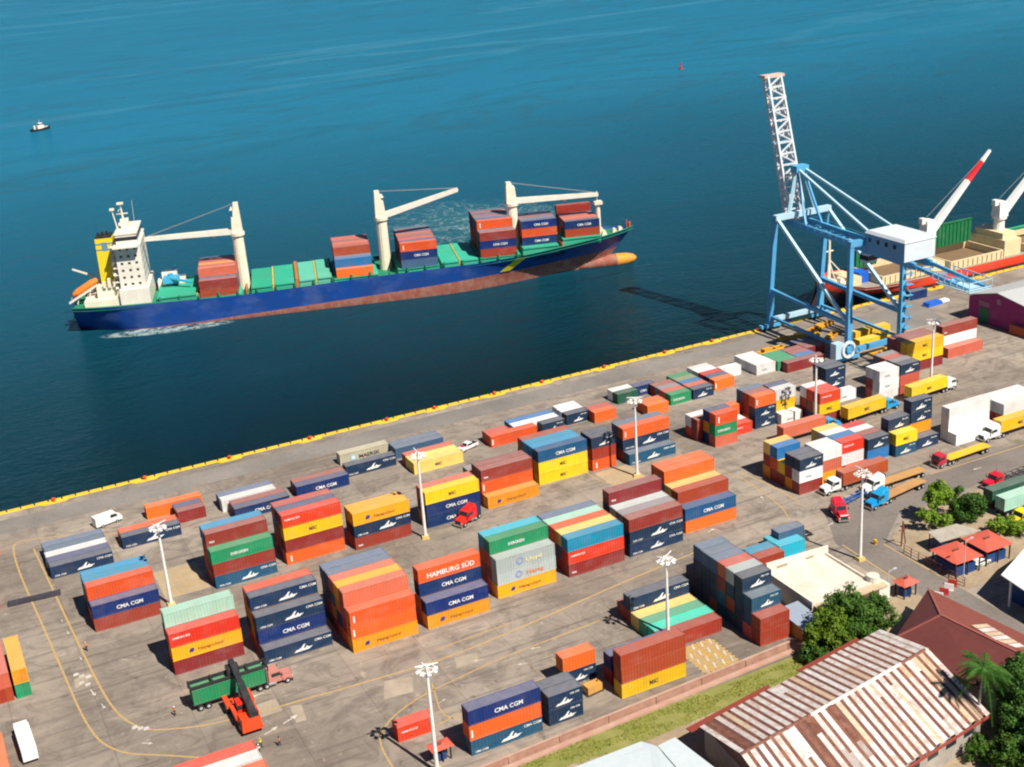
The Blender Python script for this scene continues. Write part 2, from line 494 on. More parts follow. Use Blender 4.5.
# grass strip and bare earth behind the brick wall
GR = mottled('verge_soil', (0.17, 0.19, 0.035), (0.27, 0.26, 0.07), 0.3, 2.5, (0.22, 0.17, 0.10), 0.5)
DT = mottled('bare_earth', (0.30, 0.225, 0.15), (0.40, 0.31, 0.21), 0.25, 1.5, (0.14, 0.12, 0.06), 0.5)
mb = MB(); mb.prism([(20, 100), (127, 100), (127, 148.9), (20, 146.2)], -0.3, 0.006)
o = mb.build('bare_ground', DT); tag(o, None, None, kind='structure')
mb = MB(); mb.prism([(122, 60), (160, 60), (149.3, 122), (149.3, 158), (119.5, 152)], -0.3, 0.010)
mb.prism([(157.3, 150), (182, 150), (200, 163), (200, 178.5), (176, 178.3), (168.5, 177.8), (158.8, 171)], -0.3, 0.010)
o = mb.build('dusty_verge', DT); tag(o, None, None, kind='structure')
mb = MB(); mb.prism([(55, 142.8), (70, 144.0), (84, 142.5), (100, 143.4), (118, 142.2), (123, 150.4), (118, 149.3), (55, 147.6)], -0.3, 0.016)
o = mb.build('grass_verge_ground', GR); tag(o, None, None, kind='structure')
GB = MATS.get('x') or None
def leafy(name, a, bcol, rough=0.6, trans=0.25):
    m, nt, b = new_mat(name)
    geo = nd(nt, 'ShaderNodeNewGeometry')
    tc = nd(nt, 'ShaderNodeTexCoord')
    c = mixc(nt, geo.outputs['Random Per Island'], a, bcol)
    c = mixc(nt, mth(nt, 'MULTIPLY', ramp(nt, noise(nt, 0.5, 3, 0.6, tc.outputs['Object']), 0.45, 0.7), 0.5), c, tuple(x * 1.5 for x in bcol))
    nt.links.new(c, b.inputs['Base Color'])
    b.inputs['Roughness'].default_value = rough
    b.inputs['Specular IOR Level'].default_value = 0.25
    tr = nd(nt, 'ShaderNodeBsdfTranslucent')
    nt.links.new(c, tr.inputs['Color'])
    mx = nd(nt, 'ShaderNodeMixShader')
    mx.inputs[0].default_value = trans
    nt.links.new(b.outputs[0], mx.inputs[1])
    nt.links.new(tr.outputs[0], mx.inputs[2])
    nt.links.new(mx.outputs[0], nt.nodes['Material Output'].inputs['Surface'])
    return m
LG = leafy('grass_blades', (0.15, 0.19, 0.02), (0.28, 0.28, 0.05))
mb = MB()
rg = random.Random(3)
for i in range(9000):
    x = rg.uniform(58, 122)
    y = rg.uniform(142.6, 148.2)
    if math.sin(x * .6) + math.sin(y * 1.7 + x * .23) < -0.9 or (y < 144.5 and rg.random() < .6):
        continue
    a = rg.uniform(0, math.pi); s = rg.uniform(.12, .3); h_ = rg.uniform(.05, .2)
    dx, dy = math.cos(a) * s, math.sin(a) * s
    mb.poly([(x - dx, y - dy, .01), (x + dx, y + dy, .01), (x + dx * .3 + .1, y + dy * .3, h_)])
o = mb.build('grass', LG); tag(o, 'short green grass strip between the brick wall and bare earth', 'grass', kind='stuff')

# ------------------------------------------------------------------ quay edge
YK = mottled('kerb_yellow', (0.72, 0.46, 0.02), (0.80, 0.55, 0.04), 0.4, 2.5, (0.35, 0.25, 0.1), 0.4, 0.6)
QC = mottled('quay_wall_concrete', (0.30, 0.27, 0.23), (0.2, 0.18, 0.16), 0.3, 1.5)
RUB = flat('black_rubber', (0.015, 0.015, 0.016), 0.8)
RED = flat('bollard_red', (0.62, 0.07, 0.02), 0.5)
mb = MB()
x = -120.0
rg = random.Random(5)
while x < 420:
    l = 3.0
    mb.box(x, YQ - .62, 0.0, x + l - .35, YQ + .02, .32)
    x += l
mb.box(-120, YQ - .95, 0, 420, YQ - .66, .05)
o = mb.build('quay_kerb', YK); tag(o, None, None, kind='structure')
bx = [-1, 19, 39.5, 59.6, 79.7, 99.9, 113, 130, 144, 163, 182.4, 198, 214, 246, 262, 280, 300]
for i, x in enumerate(bx):
    b = empty('mooring_bollard', (x, YQ - .9, 0), 0, 'orange-red mooring bollard on a yellow pad along the quay edge', 'bollard', 'mooring bollards along the quay edge')
    mb = MB()
    mb.tube((0, 0, .12), (0, 0, .55), .34, 12, .26); mb.tube((0, 0, .55), (0, 0, .85), .42, 12, .5); mb.tube((0, 0, .85), (0, 0, .98), .5, 12, .3)
    mb.build('post', RED, b)
    mb = MB(); mb.prism([(-3.6, .28), (-2.4, -1.0), (2.4, -1.0), (3.6, .28)], 0.0, .11)
    mb.build('pad', YK, b)
xs = [x_ + 8 for x_ in range(-40, 330, 16)]
for x in xs:
    f = MB()
    f.tube((x - .9, YQ + .35, -1.2), (x + .9, YQ + .35, -1.2), .34, 12)
    o = f.build('quay_fender', RUB); tag(o, 'black rubber fender hanging on the quay wall below the yellow kerb', 'fender', 'rubber fenders on the quay wall')

# ------------------------------------------------------------------ shipping containers
#       key: (paint colour, word for the label)
PAL = {'D': ((0.26, 0.030, 0.026), 'maroon'), 'K': ((0.36, 0.050, 0.020), 'brick-red'), 'R': ((0.66, 0.042, 0.016), 'bright red'), 'O': ((0.74, 0.115, 0.018), 'orange'),
       'P': ((0.55, 0.115, 0.070), 'salmon'), 'H': ((0.78, 0.31, 0.012), 'amber'), 'Y': ((0.82, 0.52, 0.012), 'yellow'), 'y': ((0.76, 0.55, 0.14), 'pale yellow'), 'N': ((0.009, 0.033, 0.080), 'navy'),
       'n': ((0.005, 0.028, 0.135), 'dark blue'), 'B': ((0.012, 0.165, 0.40), 'blue'), 'b': ((0.055, 0.115, 0.215), 'slate-blue'), 'C': ((0.010, 0.42, 0.56), 'cyan'), 'T': ((0.012, 0.085, 0.165), 'teal-blue'),
       't': ((0.02, 0.20, 0.27), 'teal'), 'G': ((0.012, 0.27, 0.115), 'green'), 'g': ((0.012, 0.085, 0.05), 'dark green'), 'M': ((0.38, 0.64, 0.52), 'mint'), 'W': ((0.74, 0.74, 0.73), 'white'),
       'S': ((0.42, 0.48, 0.47), 'pale grey'), 'm': ((0.20, 0.19, 0.22), 'grey'), 'o': ((0.22, 0.24, 0.12), 'olive'), 'q': ((0.0, 0.60, 0.44), 'turquoise'), 'e': ((0.06, 0.33, 0.19), 'sea-green'), 'a': ((0.006, 0.26, 0.46), 'azure'),
       'u': ((0.010, 0.085, 0.215), 'steel-blue'), 'E': ((0.50, 0.47, 0.34), 'beige')}
CM = {k: paint('box_paint_' + v[1].replace(' ', '_').replace('-', '_'), v[0], 0.5, 0.28 if k in 'WSMy' else (0.15 if k in 'NnTbu' else 0.30), dust=0.34 if k in 'NnbmDT' else 0.20, vary=0.15) for k, v in PAL.items()}
WHITE = flat('lettering_white', (0.78, 0.78, 0.76), 0.6)
DARKL = flat('lettering_dark', (0.03, 0.03, 0.05), 0.6)
HLB = flat('lettering_brown', (.30, .12, .03), 0.6)
BLUEL = flat('lettering_blue', (0.03, 0.04, 0.22), 0.6)
ORL = flat('lettering_orange', (0.70, 0.22, 0.08), 0.6)
YLL = flat('lettering_yellow', (0.75, 0.66, 0.35), 0.6)
HC = 2.67

def container_mesh(L, h=HC):
    w = 2.438
    mb = MB()
    for xx in (0, L - .17):
        for yy in (0, w - .15):
            mb.box(xx, yy, 0.0, xx + .17, yy + .15, h)
    for yy in (.01, w - .11):
        mb.box(.17, yy, 0.02, L - .17, yy + .10, .17)
        mb.box(.17, yy, h - .12, L - .17, yy + .10, h - .012)
    for xx in (.012, L - .12):
        mb.box(xx, .15, .02, xx + .108, w - .15, .16)
        mb.box(xx, .15, h - .14, xx + .108, w - .15, h - .014)
    mb.box(.12, .11, .1, L - .12, w - .11, .15)
    # corrugated side walls and roof
    n = int(L / .56)
    p = (L - .34) / n
    prof = []
    for i in range(n):
        x0 = .17 + i * p
        prof += [(x0, 0), (x0 + .30 * p, 0), (x0 + .42 * p, 1), (x0 + .82 * p, 1)]
    prof.append((L - .17, 0))
    for ys, d in ((.018, .055), (w - .018, -.055)):
        for (xa, fa), (xb, fb) in zip(prof, prof[1:]):
            mb.poly([(xa, ys + d * fa, .16), (xb, ys + d * fb, .16), (xb, ys + d * fb, h - .11), (xa, ys + d * fa, h - .11)])
    for (xa, fa), (xb, fb) in zip(prof, prof[1:]):
        mb.poly([(xa, .10, h - .02 - .03 * fa), (xb, .10, h - .02 - .03 * fb), (xb, w - .10, h - .02 - .03 * fb), (xa, w - .10, h - .02 - .03 * fa)])
    mb.poly([(L - .05, .15, .15), (L - .05, w - .15, .15), (L - .05, w - .15, h - .14), (L - .05, .15, h - .14)])
    mb.poly([(.09, .15, .15), (.09, w - .15, .15), (.09, w - .15, h - .14), (.09, .15, h - .14)])
    for xx in (-.012, L - .165):
        for yy in (-.012, w - .155):
            for zz in (-0.003, h - .115):
                mb.box(xx, yy, zz, xx + .178, yy + .165, zz + .118)
    return mb.mesh('container', CM['D'])

def door_mesh(y0, y1, h=HC):
    mb = MB()
    mb.box(.045, y0, .17, .085, y1, h - .15)
    for f in (.28, .74):
        yy = y0 + (y1 - y0) * f
        mb.tube((.02, yy, .12), (.02, yy, h - .12), .022, 6)
        mb.box(.0, yy - .05, 1.0, .04, yy + .22, 1.06)
    return mb.mesh('door', CM['D'])

BODY = {40: container_mesh(12.19), 20: container_mesh(6.06)}
DOORS = [door_mesh(.16, 1.21), door_mesh(1.23, 2.28)]
def emblem_mesh():
    mb = MB()
    s = .92
    for P in ([(0, 0), (2.7, .05), (3.5, .52), (.45, .42)], [(1.15, .44), (1.75, .46), (2.2, 1.28), (1.85, 1.22)], [(2.1, .5), (2.7, .48), (2.45, .85)], [(.9, .47), (1.1, .47), (1.3, .72)]):
        mb.poly([(x * s, 0, z * s) for x, z in P])
    return mb.mesh('emblem', WHITE)
EMB = emblem_mesh()
def star_mesh():
    mb = MB()
    mb.box(0, 0, 0, 1.3, .01, 1.3)
    mb.slot = 1
    P = []
    for i in range(14):
        r_ = .55 if i % 2 == 0 else .25
        P.append((.65 + r_ * math.sin(i * math.pi / 7), -.012, .65 + r_ * math.cos(i * math.pi / 7)))
    mb.poly(P)
    return mb.mesh('emblem', [flat('sky_blue_square', (.25, .55, .68)), WHITE])
STAR = star_mesh()
def ring_mesh(mat, r0=.62, r1=.38):
    mb = MB()
    for i in range(16):
        a, b = i * math.pi / 8, (i + 1) * math.pi / 8
        mb.poly([(r1 * math.cos(a), 0, r1 * math.sin(a)), (r0 * math.cos(a), 0, r0 * math.sin(a)), (r0 * math.cos(b), 0, r0 * math.sin(b)), (r1 * math.cos(b), 0, r1 * math.sin(b))])
    return mb.mesh('emblem', mat)
RING = ring_mesh(flat('lilac_blue', (.25, .28, .55)))
def disc_mesh():
    mb = MB()
    mb.poly([(0, 0, 0), (.75, 0, 0), (1.0, 0, .42), (.95, 0, .85), (.25, 0, .85), (.0, 0, .45)])
    return mb.mesh('emblem', BLUEL)
DISC = disc_mesh()
NCON = 0
rc = random.Random(11)

def container(x, y, z, L, k, rz, label, group, parts=True, mark=None, h=HC):
    """one box with its base corner at x, y, z; long side along local x"""
    global NCON
    NCON += 1
    o = put('shipping_container', BODY[L])
    o.location = (x, y, z)
    o.rotation_euler = (0, 0, rz)
    if h != HC:
        o.scale = (1, 1, h / HC)
    o.material_slots[0].link = 'OBJECT'
    o.material_slots[0].material = CM[k]
    tag(o, label, 'shipping container', group)
    if parts:
        for d in DOORS:
            q = put('door', d, o)
            q.material_slots[0].link = 'OBJECT'
            q.material_slots[0].material = CM[k]
    ln = 12.19 if L == 40 else 6.06
    if mark is None:
        mark = True
    if mark:
        F = -.02
        def em(me, px, pz, s=1.0):
            q_ = rc.uniform(.86, 1.05); e_ = put('emblem', me, o); e_.location = (px + rc.uniform(-.35, .35), F, pz); e_.scale = (s * q_, 1, s * q_)
        if k in 'NT':
            if L == 40:
                em(EMB, 4.9, .55, 1.15)
                letter('CMA CGM', .62, WHITE, (9.0, F, 1.75), o, 1.05)
                letter('CMA CGM', .5, WHITE, (.6, F, .35), o, .95)
            else:
                em(EMB, 1.5, .5, .95)
                letter('CMA CGM', .45, WHITE, (3.8, F, 1.9), o, .8)
        elif k in 'nu':
            if L == 40:
                letter('CMA CGM', 1.05, WHITE, (4.3, F, .85), o, 1.0)
            else:
                letter('CMA', .9, WHITE, (1.6, F, .9), o)
        elif k == 'Y' or (k == 'y' and L == 40):
            letter('MSC', 1.0, DARKL, (ln / 2 - .9, F, .9), o, .85)
        elif k == 'H' and L == 40:
            em(DISC, 2.6, .9, .95)
            letter('Hapag-Lloyd', .78, HLB, (4.4, F, .95), o, 1.15)
        elif k == 'R':
            letter('HAMBURG S\u00dcD', .55 if L == 40 else .5, WHITE, (.55, F, 1.5), o, .8)
        elif k == 'G':
            letter('EVERGREEN', .8, WHITE, (ln / 2 - 2.3, F, .95), o, .8)
        elif k == 'S' and L == 40:
            em(RING, 4.6, 1.25, 1.3)
        elif k == 'O' and rc.random() < .55:
            m_ = MB(); m_.box(0, 0, 0, .34, .01, 1.5, .1)
            if 'obar' not in TEXTS:
                TEXTS['obar'] = m_.mesh('emblem', WHITE)
            em(TEXTS['obar'], .6, .55)
        elif k == 'D' and rc.random() < .4:
            letter('tex', .75, WHITE, (.6, F, .7), o)
        elif k in 'W' and rc.random() < .35 and L == 20:
            letter('UASC', .7, flat('lettering_grey', (.25, .27, .3)), (1.6, F, .9), o)
    return o

TIER = {1: 'bottom', 2: 'second', 3: 'third', 4: 'fourth', 5: 'fifth'}
ROW = ['first', 'second', 'third', 'fourth', 'fifth', 'sixth', 'seventh', 'eighth', 'ninth', 'tenth']
USED = {}
def words(s):
    return len(s.replace('-', ' ').split())
def box_label(k, L, tier, ntier, row, nrow, phrase):
    col = PAL[k][1]
    s = col + (' short' if L == 20 and ' short' not in phrase else '') + ' container'
    if ntier > 1:
        t = 'top' if tier == ntier else TIER[tier]
        s += ', ' + t + (' of ' if nrow > 1 else ' tier')
        if nrow > 1:
            s += ROW[row] + ' row'
    elif nrow > 1:
        s += ', ' + ROW[row] + ' row'
    s += ', ' + phrase
    n = USED.get(s, 0)
    USED[s] = n + 1
    return s

FILL = []
def stack(x, y, L, rows, phrase, z0=0.0, rz=0.0, pitch=2.5, h=HC, parts=True, group=None):
    ca, sa = math.cos(rz), math.sin(rz)
    rg = random.Random(phrase)
    for r_, row in enumerate(rows):
        for t, k in enumerate(row):
            jx = rg.uniform(-.07, .07)
            lx, ly = jx, r_ * pitch
            px, py = x + lx * ca - ly * sa, y + lx * sa + ly * ca
            if k == '.':
                FILL.append((px, py, z0 + t * h, L, rg.choice('DDNnKOPbH'), rz, h))
                continue
            # lettering only where the side wall can be seen at all: the first row, or above the row before
            mark = r_ == 0 or t >= len(rows[r_ - 1])
            container(px, py, z0 + t * h, L, k, rz + rg.uniform(-.003, .003), box_label(k, L, t + 1, len(row), r_, len(rows), phrase),
                      group or 'shipping containers stacked in the yard', parts, mark, h)
BLOCKS = [
    (13.13, 249.11, 40, ['N', 'n', 'W', 'T', 'b'], 'low block at the quay corner'),
    (28.10, 254.04, 40, ['N', 'O'], 'low pair behind the first quay-side mast'),
    (40.93, 259.41, 20, ['D', 'n'], 'short block before the lone orange box'),
    (35.49, 265.30, 40, ['O'], 'quay edge behind the short maroon box'),
    (51.97, 253.77, 40, ['n', 'D'], 'low rows behind the green-tier tower'),
    (50.61, 259.37, 40, ['W', 'b'], 'quay edge pair with a white roof'),
    (40.59, 226.42, 40, ['TDG', '...D', '...a'], 'tower with the dark green tier'),
    (55.47, 228.12, 40, ['ODYR', '...n', '...P'], 'tower with one yellow tier'),
    (69.26, 226.22, 40, ['DNH', '..H'], 'amber-topped stack beside the second mast'),
    (55.52, 190.30, 40, ['HOO', '...P', '...H', '...P', '...b', '...b'], 'five-row block above the pink truck'),
    (41.18, 195.24, 40, ['N', '.nN', '...N', '...O'], 'stepped navy block behind the pink truck'),
    (26.75, 200.54, 40, ['DHR', '...M'], 'stack with the pale mint top'),
    (17.18, 223.06, 40, ['Dn', '..O', '..a', '..a'], 'lone stack beside the steel platform'),
    (66.74, 256.85, 40, ['n', 'D'], 'low navy and red quay pair'),
    (79.69, 260.87, 40, ['N'], 'low row before the beige box'),
    (80.74, 268.03, 40, ['E'], 'quay row behind the teal box'),
    (93.33, 253.37, 40, ['y', 'y', 'P'], 'low pale yellow block near the quay'),
    (92.96, 263.77, 40, ['b', 'b'], 'quay row behind the pale yellow roofs'),
    (114.39, 256.92, 40, ['O'], 'low row beside the white pickup'),
    (121.61, 259.44, 40, ['W', 'B'], 'quay row behind the long orange box'),
    (128.02, 256.71, 20, ['N'], 'low row before the white roof'),
    (135.51, 258.38, 20, ['N', 'W', 'W'], 'short white-roofed block by the quay'),
    (141.75, 255.50, 20, ['O', 'P'], 'short orange block by the quay'),
    (114.18, 232.07, 40, ['YYu', '..a', '..a', '..K'], 'blue-roofed stack with two yellow tiers'),
    (127.42, 231.72, 20, ['OKN', '..N'], 'short stack beside the third mast'),
    (135.69, 229.60, 40, ['T', '.NO', '..b'], 'stack directly behind the third mast'),
    (154.46, 251.71, 20, ['O', 'O'], 'short pair behind the third mast head'),
    (152.45, 262.70, 20, ['g', 'W'], 'quay row beside the dark blue short box'),
    (158.70, 264.60, 20, ['n'], 'quay row above the short orange pair'),
    (162.88, 254.42, 20, ['G', 'P', 'm', 'D'], 'low chequered block with lettered green front'),
    (169.51, 254.22, 20, ['N', 'P', 'B', 'o', 'G'], 'low chequered block with navy front'),
    (177.33, 256.32, 20, ['O', 'n', 'R', 'W', 'W'], 'low block beside the chequered one'),
    (183.55, 262.00, 20, ['W'], 'spot between striped block and white roofs'),
    (192.24, 258.83, 20, ['W', 'W', 'W', 'W'], 'wide white-roofed block near the crane'),
    (199.51, 255.53, 40, ['D'], 'front of the block with green roofs'),
    (198.50, 258.05, 20, ['G', 'G', 'G'], 'green-roofed column beside the crane'),
    (204.75, 258.05, 20, ['B', 'D', 'D'], 'blue and maroon column beside the crane'),
    (211.00, 262.00, 20, ['D', 'D', 'n'], 'shaded block beneath the crane'),
    (170.62, 230.29, 20, ['NNO', '..D', '..b'], 'short tower with the orange top'),
    (177.03, 228.68, 20, ['W', '.YW', '..n'], 'short stack behind the salmon trailer box'),
    (183.90, 223.31, 20, ['DYR', '..R', '..W'], 'short stack with the bright red roof'),
    (196.18, 232.00, 20, ['W'], 'spot behind the blue truck cab'),
    (195.52, 235.37, 20, ['NNN', '..N'], 'short navy stack behind the fourth mast'),
    (204.58, 226.45, 20, ['WWW', '..W'], 'white stack of three tiers'),
    (211.43, 226.78, 20, ['PPN', '..m', '..P', '..m'], 'short stack beside the white tiers'),
    (223.10, 237.30, 40, ['DYY', '..D', '..D'], 'two-tier yellow block before the crane'),
    (239.33, 239.50, 40, ['P', '.WD'], 'stack below the magenta shed'),
    (225.69, 258.01, 40, ['Y'], 'before its twin under the crane'),
    (157.13, 196.78, 20, ['DWN', '..N', '.Y', '..B', '..y'], 'short block behind the white truck nose'),
    (163.35, 198.20, 20, ['HPW', '..W'], 'short stack with the amber base'),
    (169.61, 198.64, 20, ['.WR', '..B', '..W', '..y'], 'short block with red and white front'),
    (170.30, 196.05, 20, ['R'], 'low spot before the red-white front'),
    (179.32, 201.44, 20, ['BN', '.D', '.W', '.R'], 'short navy over blue stack'),
    (185.93, 199.99, 20, ['TY', '..N'], 'short stack fronted by yellow'),
    (192.62, 200.32, 20, ['N', '.HNN'], 'short stack beside the white wall'),
    (200.89, 197.17, 40, ['W', 'WWW'], 'tall wall of white containers'),
    (217.02, 199.28, 40, ['PW', '.W', '.W'], 'white-roofed stack behind the yellow truck'),
    (113.69, 193.35, 40, ['NND', '..m', '..S', '...D'], 'mid-yard block with two navy tiers'),
    (127.94, 195.50, 40, ['Ou', '..K', '..y', '...O', '...O'], 'mid-yard block with blue over orange'),
    (99.89, 192.86, 40, ['DRa', '..y', '..O', '..M', '..b'], 'five-colour block with cyan front'),
    (85.06, 193.10, 40, ['HSS', '...G', '...C'], 'pale stack with the green top'),
    (69.73, 190.41, 40, ['Hn', '..nO'], 'stack with the lettered orange top'),
    (85.35, 226.91, 40, ['nnY', '..P'], 'stack below the pale yellow roofs'),
    (99.66, 227.83, 40, ['H', '.OD', '..D', '..', '.m'], 'stepped maroon and amber stack'),
    (88.02, 153.90, 40, ['YKK'], 'brick-wall stack with yellow base'),
    (88.56, 158.02, 40, ['Dn'], 'stack hidden behind the yellow base'),
    (100.88, 162.08, 40, ['K', 'q', 'e', 'y', 'DN', 'D'], 'low striped block around the sixth mast'),
    (115.55, 154.44, 20, ['KK', '.TT', 'NNNN', 'NKNS', 'NTDP', 'DNNb', 'NNNb', 'NNNb', 'NN'], 'stepped navy end wall'),
    (130.53, 175.29, 20, ['K', 'a'], 'low pair behind the white building'),
    (136.75, 177.00, 20, ['C', 'C'], 'cyan pair behind the white building'),
    (61.04, 153.27, 40, ['TOn'], 'orange-banded stack by the brick wall'),
    (74.65, 153.59, 20, ['NN', 'NN'], 'short double stack by the brick wall'),
    (81.67, 161.71, 20, ['NO'], 'lone short stack in the open yard'),
    (52.72, 162.30, 20, ['R'], 'spot behind the brick-wall mast'),
    (19.51, 162.85, 40, ['.W', '.R'], 'red-roofed block below the reach stacker'),
    (25.80, 159.90, 20, ['.O'], 'spot before the red-roofed block'),
    (157.01, 226.89, 20, ['PGO', '..n'], 'stack with the lettered green tier'),
    (163.40, 229.84, 20, ['R', 'W', '.O'], 'low block beside the lettered green tier'),
    (155.60, 232.10, 20, ['DD', '.W'], 'behind the stack with lettered green'),
    (229.30, 264.00, 40, ['Y'], 'behind its twin under the crane'),
    (114.40, 259.45, 20, ['P'], 'spot behind the long orange box'),
]
for x, y, L, rows, phrase in BLOCKS:
    stack(x, y, L, rows, phrase)
# boxes standing at right angles by the yard corner
RZ = R(90)
def turned(x, y, z, L, k, label):
    # local x runs away from the water here: end wall towards -y
    return container(x, y, z, L, k, RZ, label, 'shipping containers stacked in the yard', True, False)
turned(4.0, 208.2, 0, 40, 'G', 'green container with its end showing, beneath the amber one at the yard corner')
turned(4.0, 208.25, HC, 40, 'H', 'amber container on the end-on green one at the yard corner')
turned(1.15, 208.1, 0, 40, 'K', 'brick-red container end-on beside the green one, bottom tier')
turned(1.12, 208.2, HC, 40, 'P', 'salmon container end-on beside the green one, upper tier')
turned(-1.9, 183.0, 0, 40, 'O', 'orange container cut off at the picture corner beside the white box van')
turned(5.2, 267.0, 0, 20, 'O', 'orange short container cut off by the frame near the quay corner')
turned(2.6, 243.0, 0, 20, 'R', 'bright red short container cut off by the frame beside the steel platform')
turned(268.6, 238.5, 0, 20, 'K', 'brick-red short container end-on before the magenta shed wall')
container(266.2, 282.4, 0, 20, 'n', -.02, 'dark blue short container at the quay edge below the bulk carrier', 'shipping containers stacked in the yard', True, False)

# ------------------------------------------------------------------ floodlight masts
MW = flat('mast_white', (0.78, 0.77, 0.74), 0.45)
LAMPG = flat('lamp_glass', (0.55, 0.58, 0.60), 0.2)
CONC = flat('foot_concrete', (0.55, 0.42, 0.14), 0.9)
def make_mast():
    t = empty('floodlight_mast', (0, 0, 0))
    mb = MB(); mb.tube((0, 0, .6), (0, 0, 18.6), .34, 12, .20)
    mb.build('pole', MW, t)
    mb = MB(); mb.box(-.8, -.8, 0, .8, .8, .6, .15)
    mb.build('foundation', CONC, t)
    mb = MB()
    for i in range(12):
        a, b = i * math.pi / 6, (i + 1) * math.pi / 6
        mb.bar((1.05 * math.cos(a), 1.05 * math.sin(a), 17.9), (1.05 * math.cos(b), 1.05 * math.sin(b), 17.9), .12)
        if i % 3 == 0:
            mb.bar((0, 0, 18.3), (1.05 * math.cos(a), 1.05 * math.sin(a), 17.9), .1)
    mb.bar((-1.7, -.5, 18.5), (1.7, .5, 18.9), .14)
    mb.bar((-.6, 1.5, 18.2), (.6, -1.5, 18.2), .14)
    mb.build('lamp_ring', MW, t)
    for i in range(8):
        a = i * math.pi / 4 + .2
        mb = MB()
        c, s = math.cos(a), math.sin(a)
        mb.bar((1.0 * c, 1.0 * s, 18.05), (1.6 * c, 1.6 * s, 17.7), .5, .34)
        q = mb.build('floodlight', MW, t)
        mb = MB(); mb.bar((1.6 * c, 1.6 * s, 17.7), (1.62 * c, 1.62 * s, 17.69), .42, .28)
        mb.build('lens', LAMPG, q)
    return t
mast0 = make_mast()
ML = [(31.6, 225.2, .92, 'white floodlight mast beside the stack with the blue roof, nearest the yard corner'),
      (83.2, 223.3, 1.03, 'white floodlight mast before the two pale yellow roofs'),
      (134.2, 224.0, 1.0, 'white floodlight mast between the mid-yard stacks and hatched paint'),
      (182.4, 223.0, .95, 'white floodlight mast before the bright red roofed short stack'),
      (220.4, 225.8, .98, 'white floodlight mast before the two-tier yellow block'),
      (102.6, 157.6 + 5.3, .93, 'white floodlight mast rising out of the low striped block'),
      (149.2, 168.7, 1.0, 'white floodlight mast at the road corner beside the white building'),
      (55.0, 152.6, 1.0, 'white floodlight mast near the brick wall beside the little red canopy')]
ML[0] = (ML[0][0], ML[0][1], ML[0][2], 'white floodlight mast beside the lone stack next to hatched paint')
for i, (x, y, s, lab) in enumerate(ML):
    t = mast0 if i == 0 else copy_tree(mast0)
    t.location = (x, y, 0)
    t.scale = (1, 1, s)
    t.rotation_euler.z = i * 1.3
    tag(t, lab, 'floodlight mast', 'tall floodlight masts in the yard')

# ------------------------------------------------------------------ ship-to-shore gantry crane
CB = paint('crane_blue', (0.085, 0.36, 0.62), 0.45, 0.25, (0.05, 0.12, 0.2), vary=0.0)
CL = paint('crane_pale_blue', (0.42, 0.62, 0.72), 0.45, 0.2, (0.2, 0.25, 0.3), vary=0.0)
CW = paint('crane_boom_white', (0.60, 0.63, 0.66), 0.5, 0.4, (0.36, 0.34, 0.33), vary=0.0)
HW = paint('machine_house_lit_white', (0.60, 0.66, 0.70), 0.5, 0.15, vary=0.0)
HB = paint('machine_house_shade_blue', (0.12, 0.30, 0.50), 0.5, 0.15, vary=0.0)  # light painted in: shaded sides blue, sunlit end wall and roof white
A0 = Vector((226.2, 288.0, 0)) - Vector((0, 1.7, 0))
av = Vector((0.0, -1.0, 0)); bv = Vector((1.0, 0.0, 0))
cr = empty('gantry_crane', A0, math.atan2(bv.y, bv.x), 'blue ship-to-shore gantry crane with raised white lattice boom on the quay', 'gantry crane')
# local frame: x along the rail, -y landward
def cp(a, b, z):
    return Vector((b, -a, z))
GA = 33.4
B0 = 8.9
legs = {}
for a, atop, ztop in ((0, 2.2, 33.6), (GA, GA, 32.0)):
    for b in (-B0, B0):
        mb = MB()
        k = 12.0 / ztop
        mid = cp(a + (atop - a) * .12, b, 12)
        mb.bar(cp(a, b, 1.6), mid, 1.55, 1.35)
        mb.bar(mid, cp(atop, b, ztop), 1.3, 1.15)
        q = mb.build('leg', CB, cr)
        legs[(a, b)] = (mid, cp(atop, b, ztop))
        mb = MB()
        mb.box(b - 3.4, -a - .7, .9, b + 3.4, -a + .7, 1.8)
        g_ = mb.build('bogie', CB, cr)
        for w_ in (-2.8, -1.6, 1.6, 2.8):
            mb = MB(); mb.tube((b + w_, -a - .35, .42), (b + w_, -a + .35, .42), .42, 12)
            mb.build('wheel', RUB, g_)
for a in (0, GA):
    mb = MB(); mb.bar(cp(a, -B0, 3.0), cp(a, B0, 3.0), 1.2, 1.3)
    mb.build('sill_beam', CL if a == 0 else CB, cr)
for b in (-B0, B0):
    mb = MB(); mb.bar(cp(.3, b, 12.0), cp(GA, b, 10.4), 1.0, 1.05)
    mb.build('tie_beam', CB, cr)
    mb = MB(); mb.bar(cp(2.4, b, 33.2), cp(GA - .2, b, 10.4), .85, .85)
    mb.build('diagonal_brace', CL, cr)
    mb = MB(); mb.bar(cp(.9, b, 4.0), cp(GA - .4, b, 3.2), .7, .7)
    mb.build('tie_beam', CB, cr)
mb = MB(); mb.bar(cp(2.6, -B0 - .6, 33.2), cp(2.6, B0 + .6, 33.2), 1.6, 1.5); mb.build('portal_beam', CL, cr)
mb = MB(); mb.bar(cp(GA, -B0 - .6, 32.0), cp(GA, B0 + .6, 32.0), 1.4, 1.5); mb.build('portal_beam', CB, cr)
